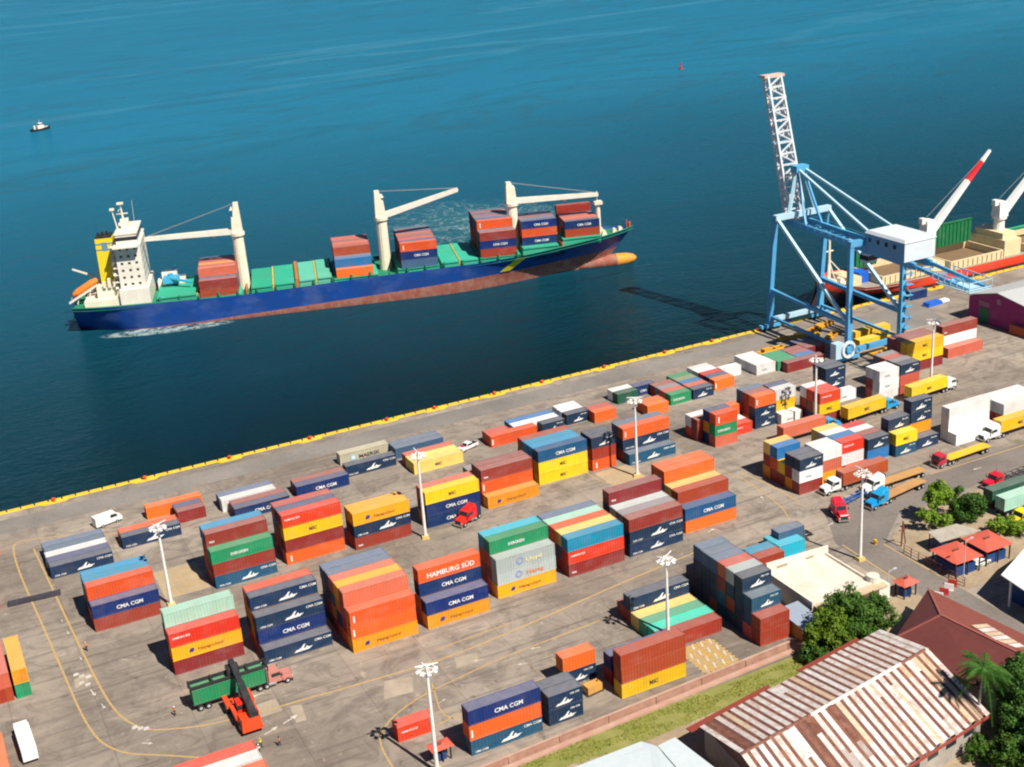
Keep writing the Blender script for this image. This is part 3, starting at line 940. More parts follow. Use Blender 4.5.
# fixed girders that carry the trolley, reaching out behind the landward legs
for b in (-2.6, 2.6):
    mb = MB()
    mb.bar(cp(-1.2, b, 30.6), cp(50, b, 28.6), .8, 1.7)
    mb.bar(cp(50, b, 28.6), cp(68, b, 26.6), .55, .9)
    for i in range(22):
        a0 = i * 3.0
        mb.bar(cp(a0, b * 1.35, 32.0 - a0 * .05), cp(a0 + 3, b * 1.35, 31.85 - a0 * .05), .08)
        mb.bar(cp(a0, b * 1.2, 30.6 - a0 * .05), cp(a0, b * 1.35, 32.0 - a0 * .05), .08)
    mb.build('girder', CB, cr)
mb = MB()
for i in range(12):
    mb.bar(cp(3 + i * 5.3, -2.6, 30.2 - i * .28), cp(3 + i * 5.3, 2.6, 30.2 - i * .28), .3)
for i in range(11):
    mb.bar(cp(3 + i * 5.3, -2.6, 30.2 - i * .28), cp(3 + (i + 1) * 5.3, 2.6, 30.2 - i * .28), .16)
mb.build('cross_bracing', CB, cr)
# walkway cage at the back end
mb = MB()
for z in (27.4, 29.2):
    for b in (-3.6, 3.6):
        mb.bar(cp(57, b, z), cp(69, b, z - .4), .16)
    mb.bar(cp(69, -3.6, z - .4), cp(69, 3.6, z - .4), .16)
for i in range(7):
    for b in (-3.6, 3.6):
        mb.bar(cp(57 + i * 2, b, 27), cp(57 + i * 2, b, 29.2), .13)
mb.box(-3.5, -69, 26.4, 3.5, -58, 26.6)
mb.build('walkway', CL, cr)
# A-frame and stays
ap = cp(-.2, 1.2, 45.2)
for b in (-4.6, 4.6):
    mb = MB(); mb.bar(cp(2.6, b, 33.5), ap + Vector((b * .22, 0, 0)), .8); mb.build('apex_strut', CL, cr)
    mb = MB(); mb.bar(cp(8.0, b * .6, 30), ap + Vector((b * .22, 0, 0)), .55); mb.build('apex_strut', CB, cr)
    mb = MB(); mb.bar(ap + Vector((b * .22, 0, 0)), cp(36, b * .9, 34.0), .62); mb.build('backstay', CL, cr)
mb = MB(); mb.box(-1.0, -1.2, 44.3, 3.2, 1.6, 46.0); mb.build('apex_head', CB, cr)
# raised lattice boom
hinge = cp(-1.0, .6, 30.5); tip = cp(-13.0, 1.2, 69.0)
d = (tip - hinge).normalized()
up = d.cross(Vector((1, 0, 0))).normalized()
mb = MB()
N = 13
Lb = (tip - hinge).length
for sx in (-2.7, 2.7):
    for su in (-1.1, 1.1):
        mb.bar(hinge + Vector((sx, 0, 0)) + up * su, tip + Vector((sx * .8, 0, 0)) + up * su, .55)
for i in range(N + 1):
    c = hinge + d * (Lb * i / N)
    for su in (-1.1, 1.1):
        mb.bar(c + Vector((-2.6, 0, 0)) + up * su, c + Vector((2.6, 0, 0)) + up * su, .42)
    for sx in (-2.6, 2.6):
        mb.bar(c + Vector((sx, 0, 0)) - up * 1.1, c + Vector((sx, 0, 0)) + up * 1.1, .3)
    if i < N:
        c2 = hinge + d * (Lb * (i + 1) / N)
        s = 1 if i % 2 else -1
        for sx in (-2.6, 2.6):
            mb.bar(c + Vector((sx, 0, 0)) - up * 1.1 * s, c2 + Vector((sx, 0, 0)) + up * 1.1 * s, .4)
        mb.bar(c + Vector((-2.6 * s, 0, 0)) + up * 1.1, c2 + Vector((2.6 * s, 0, 0)) + up * 1.1, .38)
        mb.bar(c + Vector((2.6 * s, 0, 0)) - up * 1.1, c2 + Vector((-2.6 * s, 0, 0)) - up * 1.1, .38)
bo = mb.build('boom', CW, cr)
mb = MB()
mb.bar(tip + Vector((-3.4, 0, .2)), tip + Vector((3.4, 0, .2)), 2.6, .8)
mb.build('boom_tip_platform', paint('tip_orange', (.60, .42, .36), .6, .4), bo)
mb = MB(); mb.bar(hinge + d * 22 + Vector((-3.3, 0, 0)), hinge + d * 22 + Vector((3.3, 0, 0)), 1.2, .4); mb.build('boom_walkway', CL, bo)
# machine house
mh = MB()
mh.box(-4.9, -48.5, 29.6, 4.9, -34.4, 34.6)
ho = mh.build('machine_house', HB, cr)
mb = MB(); mb.hexa([(-5.2, -48.8, 34.6), (5.2, -48.8, 34.6), (5.2, -34.1, 34.6), (-5.2, -34.1, 34.6)], [(-4.6, -48.2, 35.3), (4.6, -48.2, 35.3), (4.6, -34.7, 35.3), (-4.6, -34.7, 35.3)])
mb.build('roof', HW, ho)
mb = MB(); mb.box(-4.96, -48.57, 29.7, 4.96, -48.51, 34.55); mb.build('end_wall', HW, ho)
mb = MB()
for i in range(4):
    mb.box(-4.96, -36.4 - i * 3, 32.4, -4.90, -35.4 - i * 3, 33.5)
mb.build('window', flat('dark_glass', (.02, .03, .04), .15), ho)
# operator cab below the girder
mb = MB(); mb.box(-1.6, -31.5, 25.2, 1.6, -28.6, 27.6); oc = mb.build('operator_cab', CL, cr)
mb = MB(); mb.box(-1.62, -31.56, 25.8, 1.62, -28.54, 27.1); mb.build('window', MATS['dark_glass'], oc)
# cable reel on the landward leg
RW = flat('reel_white', (.70, .74, .78), .4)
mb = MB()
c = cp(GA + .2, -B0 - 1.2, 4.2)
n = 24
for i in range(n):
    a, b_ = 2 * math.pi * i / n, 2 * math.pi * (i + 1) / n
    P = lambda t, r_, yy: Vector((c.x + r_ * math.cos(t) * .35, c.y - yy - abs(0), c.z + r_ * math.sin(t))) + Vector((r_ * math.cos(t) * .94, 0, 0)) - Vector((r_ * math.cos(t) * .35, 0, 0))
    for (r0, r1) in ((2.35, 1.65),):
        mb.hexa([P(a, r1, 1.2), P(b_, r1, 1.2), P(b_, r0, 1.2), P(a, r0, 1.2)], [P(a, r1, 1.7), P(b_, r1, 1.7), P(b_, r0, 1.7), P(a, r0, 1.7)])
rl = mb.build('cable_reel', RW, cr)
mb = MB(); mb.tube(c + Vector((0, -.9, 0)), c + Vector((0, -1.9, 0)), .9, 14)
for i in range(6):
    t_ = i * math.pi / 3
    mb.bar(c + Vector((0, -1.45, 0)), c + Vector((1.9 * math.cos(t_), -1.45, 1.9 * math.sin(t_))), .14)
mb.build('hub', CB, rl)
mb = MB(); mb.box(-B0 - 5.2, -GA - 1.4, 2.0, -B0 - 2.6, -GA + .8, 6.2); mb.build('switch_cabinet', CL, cr)
# ladders / stair tower on a landward leg
mb = MB()
for i in range(9):
    z = 3 + i * 3
    mb.box(B0 - 1.0 + .9, -GA - 1.9, z, B0 + 2.2, -GA - .8, z + .12)
    mb.bar((B0 + (0 if i % 2 else 2), -GA - 1.3, z), (B0 + (2 if i % 2 else 0), -GA - 1.3, z + 3), .18)
mb.build('stairs', CB, cr)

# spreaders and yellow lifting frames lying under the crane
SY = paint('spreader_yellow', (.70, .34, .02), .55, .4, vary=.1)
def spreader(x, y, z, rz, lab):
    t = empty('spreader_frame', (x, y, z), rz, lab, 'spreader frame', 'yellow spreader frames under the gantry crane')
    mb = MB()
    for yy in (-.9, .9):
        mb.box(-6, yy - .18, .2, 6, yy + .18, .65)
    for xx in (-6, -3, 3, 5.7):
        mb.box(xx, -1.2, .15, xx + .35, 1.2, .7)
    mb.build('frame', SY, t)
    mb = MB(); mb.box(-1.4, -.7, .66, 1.4, .7, 1.25); mb.build('headblock', SY, t)
    return t
spreader(205, 271.5, 0, .12, 'yellow spreader frame lying behind the green short roofs')
spreader(219.5, 276.0, 0, -.25, 'orange-yellow spreader frame between the crane legs')
spreader(224.5, 269.5, .0, .55, 'yellow spreader frame slanting behind the yellow container pair')
spreader(231.0, 252.6, 0, .05, 'yellow spreader frame lying before the yellow container pair')
spreader(229.0, 279.0, 0, .3, 'worn yellow spreader frame by the far crane leg')

# ------------------------------------------------------------------ the container ship under way
TH = math.atan2(-0.2756, 0.9613)
SH = Vector((50.0, 433.0, -3.0))
ship = empty('container_ship', SH, TH, 'long blue and red container ship with green deck and cream cranes under way', 'container ship')
def lerp_table(tab, s):
    if s <= tab[0][0]:
        return tab[0][1]
    for (a, va), (b, vb) in zip(tab, tab[1:]):
        if s <= b:
            t = (s - a) / (b - a)
            return va + (vb - va) * t
    return tab[-1][1]
# local: x forward from the stern, -y toward the quay side (t = -y), z above water
DB = [(-2, 9.8), (4, 11.6), (12, 12.6), (22, 12.9), (142, 12.9), (152, 12.3), (160, 10.9), (168, 9.6), (175, 7.8), (181, 4.9), (185, 2.5), (187.6, .15)]
WBm = [(-2, 3.0), (4, 6.5), (12, 10.4), (22, 12.4), (36, 12.9), (116, 12.9), (126, 12.1), (134, 10.3), (144, 7.4), (154, 4.2), (162, 2.2), (172, 1.3), (180, .8), (187.6, .1)]
DZ = [(-2, 8.8), (24, 8.5), (54, 7.8), (88, 8.9), (130, 9.5), (150, 10.6), (171, 12.2), (187.6, 13.2)]
BZ = [(-2, .1), (30, .25), (41, .7), (90, 2.5), (130, 4.2), (158, 4.9), (187.6, 6.4)]
RK = [(150, 0), (187.6, 1)]
HBL = paint('hull_blue', (0.005, 0.052, 0.25), 0.45, 0.42, (.03, .035, .06), vary=0.0, sc=.12)
HRD = paint('hull_antifouling_red', (0.30, 0.080, 0.052), 0.7, 0.8, (.38, .26, .20), vary=0.0, sc=.35)
DKG = paint('deck_green', (0.010, 0.21, 0.115), 0.65, 0.35, (.10, .13, .07), vary=0.0, sc=.2)
HTG = paint('hatch_green', (0.03, 0.40, 0.26), 0.6, 0.28, (.12, .2, .13), vary=.12, sc=.2)
HTM = paint('hatch_pale_green', (0.10, 0.43, 0.29), 0.6, 0.3, (.14, .2, .14), vary=.1, sc=.2)
SCR = paint('ship_cream', (0.78, 0.71, 0.56), 0.5, 0.26, (.40, .28, .16), vary=0.0, sc=.3)
SWH = paint('ship_white', (0.76, 0.72, 0.62), 0.5, 0.32, (.42, .28, .17), vary=0.0, sc=.3)
def hull_pt(s, v, side):
    """v: 0 keel, 1 waterline, 2 boot line, 3 mid topside, 4 deck edge"""
    wl, dk, bz, dz = lerp_table(WBm, s), lerp_table(DB, s), lerp_table(BZ, s), lerp_table(DZ, s)
    rake = lerp_table(RK, s) ** 1.5
    z = (-3.0, 0.0, bz, (bz + dz) / 2, dz)[v]
    f = max(0.0, z) / dz
    g = f * f * (3 - 2 * f) if s < 130 else f ** 1.4
    hb = wl + (dk - wl) * g
    if v == 0:
        hb = wl * .92
    if s < 10 and v < 2:
        hb *= max(0.05, (s + 2) / 12) ** .5
    x = s - rake * 12.0 * (1 - f)
    return Vector((x, -side * hb, z))
SS = [-2, 0, 2, 5, 9, 14, 22, 36, 50, 70, 90, 110, 122, 130, 136, 142, 148, 154, 160, 165, 170, 175, 179, 182, 185, 187.6]
mb = MB()
for side in (1, -1):
    for s0, s1 in zip(SS, SS[1:]):
        for v in range(4):
            mb.slot = 1 if v < 2 else 0
            mb.poly([hull_pt(s0, v, side), hull_pt(s1, v, side), hull_pt(s1, v + 1, side), hull_pt(s0, v + 1, side)])
for v in range(4):                                              # transom
    mb.slot = 1 if v < 2 else 0
    mb.poly([hull_pt(-2, v, 1), hull_pt(-2, v, -1), hull_pt(-2, v + 1, -1), hull_pt(-2, v + 1, 1)])
bmesh.ops.remove_doubles(mb.bm, verts=mb.bm.verts, dist=.001)
for f in mb.bm.faces:
    f.smooth = True
hull = mb.build('hull', [HBL, HRD], ship)
# bulbous bow
mb = MB()
n = 14
prev = None
for i, (s, r_) in enumerate(((164, 1.2), (170, 2.1), (176, 2.4), (181, 2.5), (184.8, 2.2), (187.2, 1.5), (188.3, .5))):
    ring = [mb.bm.verts.new((s, r_ * math.cos(2 * math.pi * j / n) * .95, .95 + (s - 164) * .03 + r_ * math.sin(2 * math.pi * j / n) * .95)) for j in range(n)]
    if prev:
        for j in range(n):
            mb.bm.faces.new([prev[j], prev[(j + 1) % n], ring[(j + 1) % n], ring[j]])
    prev = ring
f = mb.bm.faces.new(prev)
for f in mb.bm.faces:
    f.smooth = True
    f.material_index = 1 if f.calc_center_median().x > 182.5 else 0
mb.build('bulbous_bow', [HRD, paint('bulb_orange', (.72, .27, .03), .6, .4, vary=0)], ship)
# deck
mb = MB()
P = [hull_pt(s, 4, 1) - Vector((0, 0, .9)) for s in SS]
Q = [hull_pt(s, 4, -1) - Vector((0, 0, .9)) for s in SS]
for i in range(len(SS) - 1):
    mb.poly([P[i], P[i + 1], Q[i + 1], Q[i]])
mb.build('deck', DKG, ship)
# yellow slash on the side
mb = MB()
def on_side(s, z, side=1, off=.3):
    for s0, s1 in zip(SS, SS[1:]):
        if s <= s1:
            break
    f = (s - s0) / (s1 - s0)
    L_ = [hull_pt(s0, v, side).lerp(hull_pt(s1, v, side), f) for v in range(5)]
    for v in range(4):
        if z <= L_[v + 1].z or v == 3:
            a, b = L_[v], L_[v + 1]
            return a.lerp(b, (z - a.z) / (b.z - a.z)) + Vector((0, -side * off, 0))
for k in range(24):
    z0, z1 = 5.0 + k * .195, 5.0 + (k + 1) * .195
    f0, f1 = k / 24, (k + 1) / 24
    s0, s1 = 137.6 + 6.3 * f0, 137.6 + 6.3 * f1
    mb.poly([on_side(s0, z0), on_side(s0 + 3.6, z0), on_side(s1 + 3.6, z1), on_side(s1, z1)])
mb.build('emblem', flat('slash_yellow', (.80, .66, .02), .5), ship)
nm_ = text_mesh('CMA CGM', 2.6).copy()
for v in nm_.vertices:
    v.co = on_side(149.5 + v.co.x, 7.4 + v.co.z, 1, .3)
nm_.materials.append(flat('hull_lettering_dark', (.004, .016, .07), .6))
put('lettering', nm_, ship)
# rails and lashing posts along the deck edge
for side in (1, -1):
    mb = MB()
    s = 26.0
    while s < 150:
        p = hull_pt(s, 4, side)
        mb.box(p.x - .25, p.y + side * .55 - .25, p.z - .9, p.x + .25, p.y + side * .55 + .25, p.z + 1.7)
        s += 6.2
    for s0, s1 in zip(range(26, 150, 4), range(30, 154, 4)):
        a, b = hull_pt(s0, 4, side), hull_pt(s1, 4, side)
        mb.bar(a + Vector((0, side * .15, .5)), b + Vector((0, side * .15, .5)), .09)
    for s0, s1 in zip(SS, SS[1:]):
        a, b = hull_pt(s0, 4, side), hull_pt(s1, 4, side)
        if s0 < 26 or s0 >= 154:
            mb.poly([a, b, b + Vector((0, side * .1, .35)), a + Vector((0, side * .1, .35))])
    mb.build('railing', DKG, ship)
# hatch covers
hats = [(25, 37.5, 2.2, 'HTG'), (38, 52, .9, 'HTG'), (55.2, 62, 2.5, 'HTG'), (62.8, 69.5, 2.5, 'HTG'), (70.9, 76.2, 2.6, 'HTM'), (76.9, 81.6, 2.6, 'HTM'), (82.3, 97, 1.4, 'HTG'), (103.5, 117.4, 1.9, 'HTG'), (118.2, 124, 2.2, 'HTG'), (124.6, 130.6, 2.2, 'HTG'), (131, 145, 1.8, 'HTG'), (146.2, 158.6, 2.26, 'HTG'), (160.6, 174, 2.1, 'HTG')]
HTOP = {}
for s0, s1, hh, k in hats:
    z = lerp_table(DZ, (s0 + s1) / 2) - .9
    t = min(11.9, lerp_table(DB, (s0 + s1) / 2 + 3) - 1.0)
    HTOP[(s0, s1)] = z + hh + .16 - 3.0
    mb = MB(); mb.box(s0, -t + .3, z - .3, s1, t - .3, z + hh - .3)
    mb.box(s0 + .05, -t, z + hh - .3, s1 - .05, t, z + hh + .1)
    for i in range(5):
        yy = -t + (i + .8) * 2 * t / 6
        mb.box(s0 + .3, yy, z + hh + .1, s1 - .3, yy + .18, z + hh + .16)
    mb.build('hatch_cover', MATS['hatch_green'] if k == 'HTG' else MATS['hatch_pale_green'], ship)
YLB = paint('lashing_bridge_yellow', (.55, .45, .10), .6, .4, vary=0); RST = paint('lashing_bridge_rust', (.45, .17, .04), .6, .5, vary=0)
for s, m_, w_, hh in ((62.4, YLB, .6, 2.8), (70.2, RST, 1.1, 3.4), (76.5, YLB, .5, 2.8), (124.3, YLB, .4, 2.5), (37.8, YLB, .4, 2.4), (53.6, RST, .5, 2.2)):
    z = lerp_table(DZ, s) - .9
    mb = MB(); mb.box(s - w_ / 2, -11.6, z, s + w_ / 2, 11.6, z + hh)
    mb.build('lashing_bridge', m_, ship)
# accommodation block
DG = MATS['dark_glass']
z0 = 7.7
sb = MB()
sb.box(13.6, -10.4, z0, 23.0, 10.4, z0 + 5.6)
sb.box(14.2, -9.0, z0 + 5.6, 22.2, 9.0, z0 + 19.5)
sb.box(14.0, -12.3, z0 + 19.5, 22.0, 12.3, z0 + 20.0)
sb.box(15.0, -8.6, z0 + 20.0, 21.6, 8.6, z0 + 23.2)
sb.box(14.7, -8.9, z0 + 23.2, 21.9, 8.9, z0 + 23.5)
for k in range(1, 7):
    zz = z0 + 5.6 + k * 2.3
    sb.box(12.8, -9.0, zz - .12, 14.2, 9.0, zz)
su = sb.build('superstructure', SWH, ship)
wa = MB(); wa.box(0, -.03, 0, .8, .03, .75); wa = wa.mesh('window', DG)
wb = MB(); wb.box(-.03, 0, 0, .03, .9, .75); wb = wb.mesh('window', DG)
for k in range(6):
    zz = z0 + 6.6 + k * 2.3
    for i in range(3):
        put('window', wa, su).location = (15.4 + i * 2.3, -9.0, zz)
    for i in range(5):
        put('window', wb, su).location = (22.2, -7.2 + i * 3.1, zz)
        put('window', wb, su).location = (14.2, -7.2 + i * 3.1, zz)
mb = MB(); mb.box(14.95, -8.65, z0 + 21.2, 21.65, 8.65, z0 + 22.4); mb.build('bridge_window', DG, su)
mb = MB()
for k in range(6):
    zz = z0 + 5.6 + k * 2.3
    s_ = 1 if k % 2 else -1
    mb.bar((12.9, -7 + 1.5 * s_, zz), (12.9, -7 - 1.5 * s_, zz + 2.3), .8, .15)
    mb.bar((12.5, -9.3, zz + 1), (12.5, 9.3, zz + 1), .07)
mb.build('outside_stairs', SWH, su)
mb = MB()
mb.box(16.5, -1.4, z0 + 23.5, 19.0, 1.4, z0 + 26.5)
mb.tube((17.4, 0, z0 + 26.5), (17.2, 0, z0 + 31.5), .35, 8, .2)
mb.bar((16.6, -2.2, z0 + 29.5), (16.6, 2.2, z0 + 29.5), .22); mb.bar((15.6, 0, z0 + 28.2), (19.2, 0, z0 + 28.2), .3)
mb.tube((15.4, -1.8, z0 + 23.5), (14.6, -2.3, z0 + 30.2), .22, 8)
mb.box(14.0, -2.9, z0 + 30.0, 15.4, -1.6, z0 + 30.6); mb.box(16.2, -.9, z0 + 31.3, 18.2, .9, z0 + 31.8)
mb.tube((20.6, 1, z0 + 23.5), (20.9, 1, z0 + 32), .05, 6)
mb.build('radar_mast', SCR, su)
FY = paint('funnel_yellow', (.80, .60, .015), .5, .12, vary=0)
mb = MB(); mb.box(7.6, -2.9, z0 + 6.0, 13.4, 2.9, z0 + 21.3, .06)
fu = mb.build('funnel', FY, ship)
mb = MB(); mb.box(8.0, -2.6, z0 + 21.3, 13.0, 2.6, z0 + 21.9)
for i in range(3):
    mb.tube((9.2 + i * 1.3, -.8 + i * .7, z0 + 21.8), (8.8 + i * 1.3, -.8 + i * .7, z0 + 23.0), .35, 8)
mb.build('exhaust_top', flat('soot_black', (.02, .02, .022), .7), fu)
mb = MB()
for zz in (z0 + 17.4, z0 + 19.3):
    mb.box(7.78, -2.80, zz, 13.22, 2.80, zz + .5)
mb.poly([(9.6, -2.82, z0 + 17.2), (11.4, -2.82, z0 + 17.2), (11.4, -2.80, z0 + 20.0), (9.6, -2.80, z0 + 20.0)])
mb.build('stripe', flat('stripe_slate', (.12, .26, .38), .5), fu)
mb = MB()
mb.box(2, -9, z0 - .6, 13.6, 9, z0 + 2.6); mb.box(6.2, -6.8, z0 + 2.6, 14.2, 6.8, z0 + 6.2)
for i in range(3):
    mb.box(8.5 + i * 1.6, -7.6, z0 + 6.2, 9.4 + i * 1.6, -6.0, z0 + 8.0 + (i % 2))
    mb.box(12.4, -5.6 + i * 1.0, z0 + 6.2 + i * 2.6, 14.2, -3.2, z0 + 6.5 + i * 2.6)
mb.build('engine_casing', SCR, ship)
mb = MB()
mb.bar((-3.5, -3.0, 9.0), (6.0, -3.0, 14.0), 1.7, .5); mb.bar((-3.5, 1.6, 9.0), (6.0, 1.6, 14.0), .4, .5)
for s in (-1, 3):
    mb.bar((s, -3, 8.2), (s + .5, -3, 10.5 + s * .5), .35); mb.bar((s, 1.6, 8.2), (s + .5, 1.6, 10.5 + s * .5), .35)
mb.build('lifeboat_ramp', SWH, ship)
mb = MB()
prev = None
ax = (Vector((6.2, -.6, 15.3)) - Vector((-2.6, -.6, 10.6)))
dl = ax.normalized(); ul = Vector((0, 1, 0)).cross(dl) * -1
for f_, r_ in ((0, .15), (.06, .9), (.2, 1.35), (.75, 1.4), (.95, 1.0), (1, .3)):
    c = Vector((-2.6, -.6, 10.6)) + ax * f_
    ring = [mb.bm.verts.new(c + Vector((0, 1, 0)) * r_ * math.cos(k * math.pi / 5) + ul * r_ * .9 * math.sin(k * math.pi / 5)) for k in range(10)]
    if prev:
        for k in range(10):
            mb.bm.faces.new([prev[k], prev[(k + 1) % 10], ring[(k + 1) % 10], ring[k]])
    prev = ring
mb.build('lifeboat', paint('lifeboat_orange', (.80, .22, .03), .4, .1, vary=0), ship)
mb = MB()
mb.tube((3.5, 6.5, 8), (3.5, 6.5, 15.5), .6, 8); mb.box(1.5, 5, 8, 6.5, 9, 11.5); mb.bar((3.5, 6.5, 15), (-2.5, 7.5, 17.5), .5); mb.box(2.5, 5.5, 12, 4.5, 7.5, 13.4); mb.bar((5.5, 5, 8), (5.5, 5, 17), .4); mb.bar((5.5, 5, 16.5), (8.5, 6, 17.5), .35)
mb.build('stern_davit', SCR, ship)
for k in range(2):
    mb = MB(); mb.tube((3.2 + k * 3.5, -7.6, 8.0), (3.2 + k * 3.5, -5.6, 8.0), .8, 12); mb.box(2.3 + k * 3.5, -8.0, 7.6, 4.1 + k * 3.5, -5.2, 8.1)
    mb.build('winch', SCR, ship)
mb = MB()
mb.tube((29, 3, 8), (29, 3, 13.5), .9, 10); mb.box(26.6, 0, 11.0, 31.8, 4.2, 12.8); mb.bar((28, 1, 13), (36, -3.5, 11.5), .8, .6); mb.bar((25, 6, 10), (31, 8.5, 14.6), .6)
mb.build('provision_crane', paint('crane_sky_blue', (.05, .38, .58), .5, .1, vary=0), ship)
mb = MB(); mb.box(24.5, 3.5, 8.2, 33.5, 9.5, 11.2); mb.box(26, 5, 11.2, 31, 8.6, 13.6); mb.build('stores_house', SWH, ship)
# foredeck gear
for k, (x, y) in enumerate(((176.5, -2.2), (176.5, 2.2), (180.5, -1.0), (183, .6))):
    mb = MB(); mb.tube((x, y - .8, 12.6), (x, y + .8, 12.6), .7, 12); mb.box(x - .9, y - 1.1, 11.4, x + .9, y + 1.1, 12.1)
    mb.build('winch', SCR, ship)
mb = MB()
mb.box(160.0, -9.5, 10.3, 160.5, 9.5, 12.0)
mb.tube((185.2, 0, 12), (185.2, 0, 15.5), .2, 8); mb.tube((186.3, .3, 13), (186.3, .3, 14.6), .5, 8)
mb.build('fore_mast', paint('mast_red', (.5, .1, .06), .5, .1, vary=0), ship)
# cranes
def deck_crane(s, t, rot, lift, blen, ztop=36.0):
    zb = lerp_table(DZ, s) - .9
    mb = MB()
    mb.tube((s, -t, zb), (s, -t, 25.5), 2.0, 14, 1.8)
    mb.tube((s, -t, 25.2), (s, -t, 26.2), 2.4, 14)
    q = mb.build('deck_crane', SCR, ship)
    ca, sa = math.cos(rot), math.sin(rot)
    def L_(u, v, z): return Vector((s + u * ca - v * sa, -t + u * sa + v * ca, z))
    mb = MB()
    mb.hexa([L_(-1.9, -1.7, 26.2), L_(1.7, -1.7, 26.2), L_(1.7, 1.7, 26.2), L_(-1.9, 1.7, 26.2)], [L_(-1.7, -1.5, 31.5), L_(1.2, -1.5, 31.5), L_(1.2, 1.5, 31.5), L_(-1.7, 1.5, 31.5)])
    mb.hexa([L_(-1.7, -1.5, 31.5), L_(.7, -1.5, 31.5), L_(.7, 1.5, 31.5), L_(-1.7, 1.5, 31.5)], [L_(-1.5, -1.2, ztop), L_(.1, -1.2, ztop), L_(.1, 1.2, ztop), L_(-1.5, 1.2, ztop)])
    mb.hexa([L_(.3, -.9, ztop - 2.3), L_(1.5, -.9, ztop - 2.3), L_(1.5, .9, ztop - 2.3), L_(.3, .9, ztop - 2.3)], [L_(.3, -.6, ztop - 1.3), L_(1.0, -.6, ztop - 1.3), L_(1.0, .6, ztop - 1.3), L_(.3, .6, ztop - 1.3)])
    mb.build('crane_house', SCR, q)
    mb = MB()
    a = L_(1.2, 0, 26.6)
    b = L_(1.2 + blen * math.cos(lift), 0, 26.6 + blen * math.sin(lift))
    for v in (-1, 1):
        o_ = Vector((-sa, ca, 0)) * v
        mb.bar(a + o_ * 1.15, b + o_ * .55, .65, 1.6, .5)
    for i in range(9):
        c = a.lerp(b, i / 8)
        w_ = 1.15 - .6 * i / 8
        mb.bar(c - Vector((-sa, ca, 0)) * w_, c + Vector((-sa, ca, 0)) * w_, .3, .5)
    for f_ in (.22, .6):
        c = a.lerp(b, f_)
        mb.bar(c - Vector((0, 0, 1.4)), c - Vector((0, 0, .5)), 1.2, .9)
    mb.build('jib', SWH, q)
    mb = MB()
    for v in (-.6, .6):
        o_ = Vector((-sa, ca, 0)) * v
        mb.tube(L_(-.4, v, ztop - .2), b + o_ * .5 + Vector((0, 0, .5)), .06, 5)
    mb.build('cable', flat('cable_grey', (.25, .25, .25)), q)
deck_crane(52.8, 1.5, R(180), R(1), 28.5)
deck_crane(100.3, 1.5, R(0), R(13.5), 26.0, 35.0)
deck_crane(144.9, 1.0, R(0), R(-1.5), 29.0, 33.2)
mb = MB(); mb.tube((175.0, -1, 11.2), (175.0, -1, 23.6), .85, 12, .75); mb.box(173.6, -2.4, 22.4, 176.4, .4, 23.4); mb.tube((174.8, -1, 23.5), (174.8, -1, 27), .12, 6); mb.box(174.2, -1.6, 11, 175.8, -.4, 12.5)
mb.build('jib_rest', SCR, ship)

# boxes carried on deck: (s, t of the first row, base above datum, rows)
def ship_stack(s, t, z, rows, phrase, h=2.8, L=40, pitch=2.5):
    c, s_ = math.cos(TH), math.sin(TH)
    px, py = s, -t
    stack(SH.x + px * c - py * s_, SH.y + px * s_ + py * c, L, rows, phrase, z, TH, pitch, h, False, 'shipping containers on the deck of the ship')
ship_stack(38.9, 12.0, HTOP[(38, 52)], ['KD', '.n', '..P', '..P', '..H', '..P', '..P', '..b'], 'behind the ship tower')
ship_stack(83.2, 12.0, HTOP[(82.3, 97)], ['O', '.B', '.b', '..K', '..P', '..P', '..D', '..P', '..P'], 'between the aft cranes')
ship_stack(104.9, 12.0, HTOP[(103.5, 117.4)], ['bnO', '..n', '..P', '..D', '..D', '..P', '..n', '..D', '..T'], 'just before the middle crane')
ship_stack(131.6, 12.0, HTOP[(131, 145)], ['KnD', '..b', '...O', '...n', '...b', '...D', '...n', '...D', '...n'], 'aft of the bow crane')
ship_stack(146.7, 7.5, HTOP[(146.2, 158.6)], ['nOn', '..b', '..D', '..n', '..b'], 'beyond the bow crane post')
ship_stack(161.8, 7.0, HTOP[(160.6, 174)], ['Kn', '.P', '.P', '.D', '.n', '..K'], 'on the ship bow')
# lettering that stands on single boxes only
def find(label_start):
    for ob in COL.objects:
        if ob.get('label', '').startswith(label_start):
            return ob
def mark_on(start, fn):
    ob = find(start)
    if ob is not None:
        fn(ob)
mark_on('orange container, top of second row, stack with the lettered orange top', lambda o_: [c for c in (letter('HAMBURG S\u00dcD', 1.35, WHITE, (1.6, -.03, .7), o_, 1.0),)])
mark_on('beige container, quay row behind the teal box', lambda o_: (letter('MAERSK', 1.3, DARKL, (4.6, -.03, .75), o_, 1.1), setattr(put('emblem', STAR, o_), 'location', (2.6, -.03, .65))))
mark_on('pale grey container, top of first row, pale stack', lambda o_: letter('Lloyd', 1.1, YLL, (6.0, -.03, .8), o_, 1.4))
mark_on('pale grey container, second of first row, pale stack', lambda o_: letter('Hapag', 1.1, ORL, (6.0, -.03, .8), o_, 1.3))
mark_on('white short container, third', lambda o_: None)

